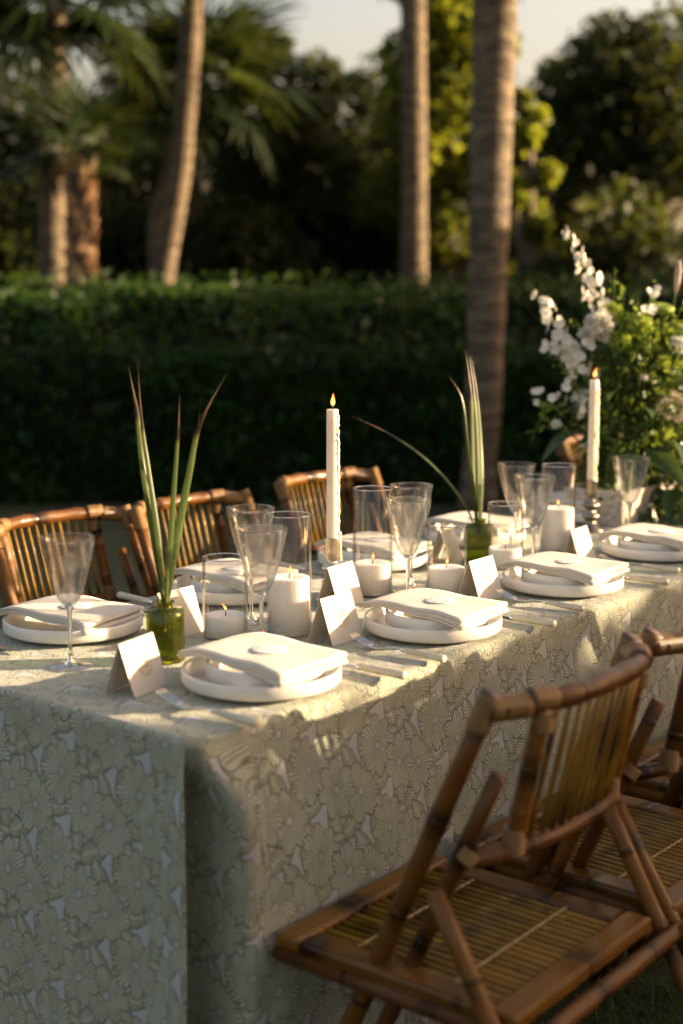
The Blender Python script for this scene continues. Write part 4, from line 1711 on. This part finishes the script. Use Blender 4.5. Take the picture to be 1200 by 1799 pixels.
bud_vase(292, 1160, "dark olive ribbed glass bud vase at the left, beside the near tent card",
         [([(289, 1068, 0), (276, 960, 0.01), (252, 820, 0.02), (240, 720, .02), (225, 640, .02)], 0.012),
          ([(290, 1068, 0), (280, 950, 0.0), (262, 830, 0.0), (249, 740, .0), (242, 635, .0)], 0.009),
          ([(292, 1068, 0), (300, 960, -.01), (308, 840, -.01), (313, 760, -.01), (316, 692, -.01)], 0.009),
          ([(293, 1068, 0), (306, 980, .01), (330, 850, .02), (352, 745, .03), (398, 657, .03)], 0.013),
          ([(294, 1068, 0), (312, 960, .02), (330, 860, .03), (343, 790, .03), (352, 718, .03)], 0.009)],
         "five tall green palmetto blades with dry tips in the dark olive vase", 1)
bud_vase(842, 988, "bright olive ribbed glass bud vase right of the middle, in the sun",
         [([(838, 940, 0), (818, 885, .0), (760, 815, .0), (690, 765, .0), (618, 731, .0)], 0.009),
          ([(840, 940, 0), (832, 860, .01), (822, 775, .02), (812, 700, .02), (788, 660, .02)], 0.011),
          ([(842, 940, 0), (836, 850, .0), (832, 760, .0), (828, 690, .0), (818, 616, .0)], 0.013),
          ([(843, 940, 0), (845, 860, -.01), (840, 760, -.01), (832, 680, -.01), (824, 622, -.01)], 0.014),
          ([(845, 940, 0), (850, 850, .01), (846, 770, .02), (838, 690, .02), (828, 625, .02)], 0.012)],
         "sunlit palmetto blades in the bright vase, one arching far left", 2)

# ---------------------------------------------------------------- bamboo chairs
def mk_chair():
    e = empty("bamboo_chair")
    B, SL, SB, WR = M['bamboo'], M['slat'], M['seatbam'], M['wrap']

    def pole(p, q, r, n=12, segs=8, bulge=0.10, name=None, mat=None, knots=(0.3, 0.72)):
        p, q = Vector(p), Vector(q)
        pts = [p.lerp(q, i / segs) for i in range(segs + 1)]
        L = (q - p).length
        P, Rr = [], []
        ts = sorted(set([i / segs for i in range(segs + 1)] + [k + d for k in knots for d in (-.025, -.008, 0.008, .025)]))
        for t in ts:
            bb = max([math.exp(-((t - k) / 0.015) ** 2) for k in knots] + [0])
            P.append(p.lerp(q, t)); Rr.append(r * (1 + bulge * bb))
        m = MB(); m.tube(P, Rr, n)
        return m.build(name, mat or B, e)

    TZ, BZ = 0.855, 0.635
    XE, XS = 0.210, 0.148

    BX, SO = 0.036, -0.034      # old folding chairs stand a little askew

    def cy_top(x): return -0.196 + 0.072 * (abs(x) / XE) ** 3.2
    def cy_bot(x): return -0.160 + 0.062 * (abs(x) / XE) ** 3

    # top and bottom rails of the back: bent poles
    for nm, z, fn, r in (("top_rail", TZ, cy_top, 0.0158), ("bottom_rail", BZ, cy_bot, 0.0125)):
        m = MB()
        P, Rr = [], []
        K = 24
        for i in range(K + 1):
            x = -XE + 2 * XE * i / K
            P.append((x + BX * (z - 0.44) / 0.42, fn(x), z - (0.010 * (abs(x) / XE) ** 4)))
            kn = max(math.exp(-((x - k) / 0.008) ** 2) for k in (-0.10, 0.055, 0.19))
            Rr.append(r * (1 + 0.09 * kn) * (1 + 0.05 * math.sin(i * 1.3)))
        m.tube(P, Rr, 14)
        m.build(nm, B, e)
    # posts: from the top rail down and forward to the front feet
    def post(s):
        x = s * XE
        pole((x + BX, cy_top(XE) - 0.002, TZ + 0.010), (s * 0.240, 0.215, 0.0), 0.0150, name="post", knots=(.22, .45, .7, .88))
        pole((x * 0.93 + BX * .7, cy_top(XE) + 0.016 - 0.03, TZ - 0.10), (s * 0.2165, 0.150, 0.06), 0.0126, name="brace", knots=(.3, .65))
        pole((s * 0.258 - s * 0.002, -0.092, 0.60), (s * 0.262, -0.44, 0.0), 0.0136, name="rear_leg", knots=(.3, .7))
        if s > 0: pole((s * 0.232, -0.115, 0.585), (s * 0.236, -0.475, 0.03), 0.0112, name="leg_brace", knots=(.4, .8))
        # stile
        pole((s * XS + BX, cy_top(XS), TZ - 0.010), (s * XS * 0.97 + BX * .46, cy_bot(XS), BZ + 0.004), 0.0135, name="stile", knots=(.35, .75))
    for s in (-1, 1): post(s)
    # slats of the back
    n = 11
    sm = None
    for i in range(n):
        x = -XS + 2 * XS * (i + 1) / (n + 1)
        p, q = Vector((x + BX, cy_top(x), TZ - 0.012)), Vector((x * 0.96 + BX * .46, cy_bot(x), BZ + 0.006))
        m = MB(); m.tube([p, p.lerp(q, .33), p.lerp(q, .66), q], [0.0046, 0.0050, 0.0047, 0.0050], 7)
        m.build("slat", SL, e)
    # cane bindings at the joints
    def bind(p, q, r, name="binding"):
        m = MB(); p, q = Vector(p), Vector(q)
        k = 6
        m.tube([p.lerp(q, i / k) for i in range(k + 1)], [r * (1 + 0.05 * (i % 2)) for i in range(k + 1)], 14)
        m.build(name, WR, e)
    for s in (-1, 1):
        d = Vector((s * 0.240, 0.215, 0.0)) - Vector((s * XE + BX, cy_top(XE) - 0.002, TZ + 0.010))
        d.normalize()
        c = Vector((s * XE + BX, cy_top(XE) - 0.002, TZ + 0.010))
        bind(c - d * 0.004, c + d * 0.055, 0.0174)
        xa, xb = s * XE, s * (XE - 0.045)
        bind((xa + BX, cy_top(xa), TZ - 0.009), (xb + BX, cy_top(xb), TZ - 0.004), 0.0182)
        bind((s * XS + BX, cy_top(XS), TZ - 0.022), (s * XS * .99 + BX, cy_top(XS) * .99 + cy_bot(XS) * .01, TZ - 0.046), 0.0155)
        bind((s * (XS + .018) + BX, cy_top(XS + .018), TZ + 0.002), (s * (XS - .018) + BX, cy_top(XS - .018), TZ + 0.001), 0.0176)
        b2 = BX * .46
        bind((s * XE * .995 + b2, cy_bot(XE), BZ - 0.012), (s * XE * .95 + b2, cy_bot(XE * .95), BZ + 0.004), 0.0150)
        bind((s * XS * .97 + b2, cy_bot(XS), BZ + 0.03), (s * XS * .97 + b2, cy_bot(XS), BZ - 0.010), 0.0165)
    # seat: flat bamboo frame and rows of thin rods
    SX, SY0, SY1, SZ = 0.205, -0.215, 0.215, 0.446
    fw, th = 0.046, 0.024
    for s in (-1, 1):
        m = MB()
        m.box((s * (SX - fw / 2) + SO, 0, SZ - th / 2), (fw, SY1 - SY0 - 2 * fw - .002, th)); m.build("seat_rail", SB, e, smooth=False, bevel=0.006)
        m = MB()
        m.box((SO, (SY1 - fw / 2) * s, SZ - th / 2 + 0.0005), (2 * SX, fw, th)); m.build("seat_rail", SB, e, smooth=False, bevel=0.006)
        m = MB()
        m.tube([(s * (SX - 0.002) + SO, SY0 + .004, SZ - th - 0.006), (s * (SX - 0.002) + SO, SY1 - .004, SZ - th - 0.006)], 0.013, 10); m.build("side_pole", B, e)
    k = 18
    src = None
    for i in range(k):
        x = -SX + fw + (2 * SX - 2 * fw) * (i + 0.5) / k
        if src is None:
            m = MB(); m.tube([(0, SY0 + fw - .012, SZ - 0.010), (0, 0, SZ - 0.0088), (0, SY1 - fw + .012, SZ - 0.010)], [0.0052, 0.0056, 0.0051], 8)
            o = src = m.build("seat_slat", SL, e)
        else: o = link_copy(src, e)
        o.location = (x + SO, 0, 0)
        o.rotation_euler = (0, 0, random.uniform(-.006, .006))
    for y in (-0.088, 0.088):
        m = MB()
        pts = []
        for i in range(k * 4 + 1):
            x = -SX + fw + (2 * SX - 2 * fw) * i / (k * 4)
            pts.append((x + SO, y + 0.0014 * math.sin(i * 1.57), SZ - 0.0036 + 0.0026 * abs(math.sin(math.pi * (i / 4)))))
        m.tube(pts, 0.0012, 5); m.build("cord", M['cord'], e)
    pole((-0.262, -0.236, SZ - 0.034), (0.262, -0.236, SZ - 0.034), 0.0135, name="cross_pole", knots=(.35, .65))
    pole((-0.25, 0.165, 0.105), (0.25, 0.165, 0.105), 0.0125, name="stretcher", knots=(.3, .6))
    pole((-0.25, -0.365, 0.13), (0.25, -0.365, 0.13), 0.0125, name="stretcher", knots=(.45, .8))
    return tag(e, None, "chair", "bamboo folding chairs round the table")


put_chair = proto(mk_chair)
# local +y is the way the chair faces: near chairs face -NX, far chairs face +NX
RNEAR = math.atan2(-NX.y, -NX.x) - math.pi / 2
RFAR = math.atan2(NX.y, NX.x) - math.pi / 2
put_chair(tabp(1.768, -1.175, 0), RNEAR + 0.02, "nearest bamboo folding chair, wholly in view at lower right")
put_chair(tabp(2.245, -1.165, 0), RNEAR - 0.02, "second bamboo chair on the near side, behind the nearest one")
put_chair(tabp(2.760, -1.160, 0), RNEAR + 0.03, "third bamboo chair on the near side, cut by the right edge")
put_chair(tabp(2.300, -2.640, 0), RFAR, "bamboo chair at far left behind the single goblet")
put_chair(tabp(2.720, -2.600, 0), RFAR + 0.03, "bamboo chair on the far side behind the dark vase blades")
put_chair(tabp(3.345, -2.650, 0), RFAR - 0.04, "bamboo chair on the far side behind the middle taper candle")
put_chair(tabp(4.900, -2.620, 0), RFAR, "bamboo chair on the far side half hidden by the flowers")

# ---------------------------------------------------------------- flower arrangement
def flowers():
    Y = 4.15
    c0 = at_z(1105, 905, TOP)
    root = empty("flower_arrangement", (c0.x, c0.y, TOP))
    tag(root, "lush arrangement of white spikes, lime blossoms and trailing greens at the far end", "flowers")
    O = Vector((c0.x, c0.y, TOP))
    rr = random.Random(12)
    r = np.random.default_rng(12)

    def W(px, py, dy=0.0): return at(px, py, c0.y + dy) - O

    t = MB()
    Mx = Matrix.Rotation(TROT, 3, 'Z')
    for (c, d) in (((0, .09, .05), (0.42, 0.012, 0.10)), ((0, -.09, .05), (0.42, 0.012, 0.10)), ((.216, 0, .05), (0.012, .192, 0.10)), ((-.216, 0, .05), (0.012, .192, 0.10)), ((0, 0, .006), (0.418, .166, 0.010))):
        t.box(Mx @ Vector(c), d, Mx)
    t.build("wooden_trough", M['whitewood'], root, smooth=False, bevel=0.002)
    core = W(1125, 850)

    # small foliage through the volume
    bl = []
    for (px, py, rx, rz, dy) in [(1120, 640, 75, 70, 0), (1100, 740, 90, 80, .0), (1170, 720, 80, 110, .05), (1125, 840, 85, 70, .0), (1190, 850, 70, 90, -.02), (1060, 800, 35, 50, .05), (1180, 610, 60, 50, .1), (1110, 590, 50, 30, .05), (1060, 880, 40, 50, -.10), (1150, 915, 60, 40, -.12), (1195, 930, 60, 40, -.14)]:
        p = W(px, py, dy)
        k = 4.3 / F_PX
        bl.append((p.x, p.y, p.z, rx * k, 0.10, rz * k))
    P = blob_points(bl, 2900, r, 0.25)
    P = P[P[:, 2] > 0.01]
    q = quads_obj("small_foliage", leaf_quads(P, 0.034, r, 0.3, 0.5, 0.08), M['deepleaf'], root); q["kind"] = "stuff"
    P = blob_points(bl[:3] + bl[6:8], 1300, r, 0.7)
    q = quads_obj("fresh_foliage", leaf_quads(P, 0.032, r, 0.2, 0.5, 0.08), M['bright'], root); q["kind"] = "stuff"

    def stem(pts, rad_=0.0022, mat='bright', name="stem"):
        m = MB(); m.tube([Vector(v) for v in catmull([tuple(p) for p in pts], 5)], rad_, 6); return m.build(name, M[mat], root)

    def petal_flower(R, n, cup):
        m = MB()
        for i in range(n):
            a = 2 * math.pi * i / n
            d = Vector((math.cos(a), math.sin(a), 0)); s = Vector((-d.y, d.x, 0)); u = Vector((0, 0, 1))
            b = len(m.v)
            pts = [(0.0, 0.12, 0.0), (0.45, 0.42, cup * .5), (0.8, 0.46, cup * .8), (1.0, 0.22, cup * .75)]
            for (f, w_, z) in pts:
                m.v += [d * R * f - s * R * w_ + u * R * (z + 0.10 * w_), d * R * f + u * R * z, d * R * f + s * R * w_ + u * R * (z + 0.10 * w_)]
            for k in range(3):
                m.face((b + k * 3, b + k * 3 + 1, b + k * 3 + 4, b + k * 3 + 3))
                m.face((b + k * 3 + 1, b + k * 3 + 2, b + k * 3 + 5, b + k * 3 + 4))
        return m

    fl_src = petal_flower(0.020, 5, 0.30)
    fl_mesh = None

    def floret(p, d, sc, parent, mat='petal', src=[None]):
        if src[0] is None:
            o = fl_src.build("floret", M[mat], parent); src[0] = o
        else: o = link_copy(src[0], parent)
        o.location = p
        o.rotation_euler = Vector(d).to_track_quat('Z', 'Y').to_euler()
        o.scale = (sc,) * 3
        return o

    def spike(path, n, sc0, sc1):
        pts = [Vector(v) for v in catmull([tuple(W(*p)) for p in path], 8)]
        m = MB(); m.tube(pts, [0.0028 - 0.0018 * i / len(pts) for i in range(len(pts))], 6)
        sp_ = m.build("flower_spike", M['bright'], root)
        for i in range(n):
            t = 0.30 + 0.70 * i / (n - 1)
            p = pts[min(len(pts) - 1, int(t * (len(pts) - 1)))]
            a = i * 2.4 + rr.uniform(-.4, .4)
            d = Vector((math.cos(a), math.sin(a) * .8 - 0.35, 0.15)).normalized()
            sc = sc0 + (sc1 - sc0) * (i / (n - 1)) ** 1.5
            floret(p + d * rr.uniform(0.010, 0.036) * sc, (d + Vector((rr.uniform(-.5, .5), rr.uniform(-.5, .5), rr.uniform(-.5, .5)))), sc * rr.uniform(.6, 1.15), sp_)
        return sp_

    spike([(1075, 700, 0), (1062, 590, 0), (1035, 490, 0), (993, 402, 0)], 38, 1.15, 0.40)
    spike([(1060, 720, -.03), (1020, 650, -.04), (985, 590, -.05), (952, 522, -.05)], 36, 1.2, 0.75)
    spike([(1070, 770, -.02), (1035, 735, -.05), (1000, 700, -.06), (962, 702, -.06)], 9, 0.9, 0.6)

    def cluster(px, py, dy, R, n, size, mat, name, aspect=0.8):
        p = W(px, py, dy)
        k = np.random.default_rng(int(px + py))
        d = k.normal(size=(n, 3)); d /= np.linalg.norm(d, axis=1, keepdims=True)
        Pt = d * (R * (0.75 + 0.3 * k.random(n)))[:, None] * np.array([1, 1, 0.8])
        V = leaf_quads(Pt, size, k, 0.2, aspect, 0.15)
        o = quads_obj(name, V, M[mat], root); o.location = p
        o["kind"] = "stuff"
        m = MB(); m.tube([p - Vector((0, 0, R * .4)), p.lerp(core, .4), core], 0.0022, 5); m.build("stem", M['bright'], root)
        return o

    cluster(1052, 568, -.05, 0.038, 240, 0.020, 'petal', "white_blossom")
    cluster(1030, 585, -.03, 0.022, 90, 0.016, 'petal', "white_blossom")
    cluster(1075, 548, .0, 0.032, 220, 0.014, 'lime', "lime_blossom")
    cluster(1118, 572, -.02, 0.048, 420, 0.016, 'lime', "lime_blossom")
    cluster(1090, 600, -.05, 0.034, 220, 0.015, 'lime', "lime_blossom")
    cluster(1134, 608, -.04, 0.034, 180, 0.015, 'lime', "lime_blossom")
    cluster(1024, 700, .0, 0.030, 160, 0.018, 'petal', "white_blossom")
    cluster(1186, 715, -.06, 0.055, 520, 0.010, 'beige', "lace_flower")
    cluster(1195, 605, -.02, 0.030, 120, 0.018, 'petal', "white_blossom")
    cluster(978, 745, -.06, 0.014, 60, 0.014, 'petal', "white_bud")
    cluster(1132, 662, -.08, 0.010, 40, 0.012, 'petal', "white_bud")
    # green button head and grass plume on tall stems
    m = MB(); m.lathe([(0.0005, -0.012), (0.016, -0.008), (0.036, 0.004), (0.037, 0.012), (0.030, 0.018), (0.014, 0.015), (0.0005, 0.012)], 28, lambda a, i: 1 + 0.05 * math.sin(a * 13 + i))
    o = m.build("green_button_flower", M['lime'], root); o.location = W(1163, 546, 0); o.rotation_euler = (0.25, 0.1, 0); o.scale = (.95,) * 3
    stem([W(1163, 552), W(1162, 600), W(1158, 650), core], .003)
    pl = W(1191, 490, 0)
    m = MB(); m.tube([W(1187, 515) - pl, W(1190, 495) - pl, W(1192, 475) - pl, W(1194, 457) - pl], [0.004, 0.009, 0.010, 0.004], 9)
    o = m.build("grass_plume", M['beige'], root); o.location = pl
    stem([W(1187, 515), W(1180, 560), W(1172, 620), core], .0022)
    # thin sprays that stand out of the bouquet, some ending in small white blossoms
    for i, (px, py) in enumerate([(1028, 610), (1010, 560), (1045, 520), (1098, 505), (1140, 540), (1178, 575), (1215, 560), (1222, 640), (1000, 665), (955, 735), (940, 690), (985, 640), (1025, 760), (1120, 520), (1150, 500), (1205, 520), (965, 610), (1080, 470)]):
        tip = W(px, py, rr.uniform(-.08, .08))
        mid = core.lerp(tip, 0.6) + Vector((rr.uniform(-.03, .03), rr.uniform(-.03, .03), rr.uniform(0, .04)))
        pts = [Vector(v) for v in catmull([tuple(core), tuple(mid), tuple(tip)], 8)]
        m = MB(); m.tube(pts, 0.0012, 5); b = m.build("spray", M['bright'], root)
        k = 16
        Pt = np.array([tuple(pts[int((0.45 + 0.55 * j / (k - 1)) * (len(pts) - 1))] + Vector((rr.uniform(-.016, .016), rr.uniform(-.016, .016), rr.uniform(-.016, .016)))) for j in range(k)])
        q = quads_obj("leaves", leaf_quads(Pt, 0.026, r, 0.4, 0.5, .08), M['bright'], b); q["kind"] = "stuff"
        if i % 2 == 0:
            for j in range(4):
                floret(tip + Vector((rr.uniform(-.02, .02), rr.uniform(-.02, .02), rr.uniform(-.03, .015))), Vector((rr.uniform(-.6, .6), -.7, rr.uniform(-.2, .7))), rr.uniform(.45, .8), b)
    # arching leafy branch on the left
    for path, n, sz, mt in (([(1060, 760, 0), (1010, 715, -.03), (960, 725, -.05), (932, 775, -.06)], 22, 0.038, 'bright'), ([(1080, 650, 0), (1040, 640, -.05), (1015, 660, -.06)], 9, 0.03, 'bright'),
                            ([(1150, 640, 0), (1180, 600, .03), (1215, 585, .05)], 12, 0.035, 'bright'), ([(1160, 760, -.05), (1190, 720, -.08), (1230, 700, -.08)], 12, 0.036, 'bright')):
        pts = [Vector(v) for v in catmull([tuple(W(*p)) for p in path], 8)]
        m = MB(); m.tube(pts, 0.002, 5); b = m.build("branch", M['bright'], root)
        P = np.array([tuple(pts[int(i / n * (len(pts) - 1))] + Vector((rr.uniform(-.018, .018), rr.uniform(-.018, .018), rr.uniform(-.018, .018)))) for i in range(n)])
        q = quads_obj("leaves", leaf_quads(P, sz, r, 0.5, 0.6, .08), M[mt], b)
    # large leaves, one by one
    lm = MB()
    L = 0.15
    K = 8
    for i in range(K + 1):
        t = i / K
        wd = 0.032 * math.sin(math.pi * (0.06 + 0.94 * t) ** 0.8) + 0.0004
        z = -0.10 * L * (t * 2.2) ** 2
        lm.v += [Vector((L * t, -wd, z + wd * .35)), Vector((L * t, 0, z)), Vector((L * t, wd, z + wd * .35))]
        if i:
            b = len(lm.v) - 6
            lm.face((b, b + 1, b + 4, b + 3)); lm.face((b + 1, b + 2, b + 5, b + 4))
    src = None
    spots = [(1060, 800, .02, 2.6, -.5, 1.0), (1070, 850, -.03, 2.9, -.9, 1.1), (1040, 860, .0, 3.3, -.6, 1.0), (1150, 860, -.08, -.9, -.7, 1.2), (1120, 880, -.08, -1.9, -.8, 1.1),
             (1170, 900, -.10, -1.2, -.9, 1.2), (1200, 830, -.06, -.3, -.3, 1.2), (1190, 780, -.08, -1.5, .1, 1.0), (1100, 800, -.08, -1.8, -.1, 1.1), (1140, 790, -.09, -1.2, -.2, 1.1),
             (1075, 770, -.05, 3.0, .1, .9), (1010, 760, -.03, 3.4, -.3, .8), (1180, 860, -.10, -1.6, -.5, 1.2), (1050, 900, -.04, 3.6, -.2, 1.0), (1210, 900, -.1, -1.9, -.8, 1.2),
             (1130, 720, -.08, -1.4, .3, .8), (1160, 680, -.06, -.8, .4, .8), (1090, 690, -.06, -2.2, .3, .8), (1105, 930, -.1, -1.4, -.2, .8), (1175, 940, -.12, -1.0, -.2, .9)]
    for (px, py, dy, yaw, el, sc) in spots:
        if src is None: o = src = lm.build("large_leaf", M['deepleaf'], root)
        else: o = link_copy(src, root)
        o.location = W(px, py, dy)
        o.rotation_euler = (rr.uniform(-.5, .5), -el, yaw)
        o.scale = (sc,) * 3
    # pale drooping tassels
    for i in range(16):
        px = 1062 + rr.uniform(0, 40)
        p = W(px + 20, 770 + rr.uniform(0, 30), -.10)
        q = W(px, 880 + rr.uniform(-30, 40), -.13)
        stem([p, p.lerp(q, .5) + Vector((-.012, -.01, .012)), q], .0018, 'bright', "tassel")


flowers()
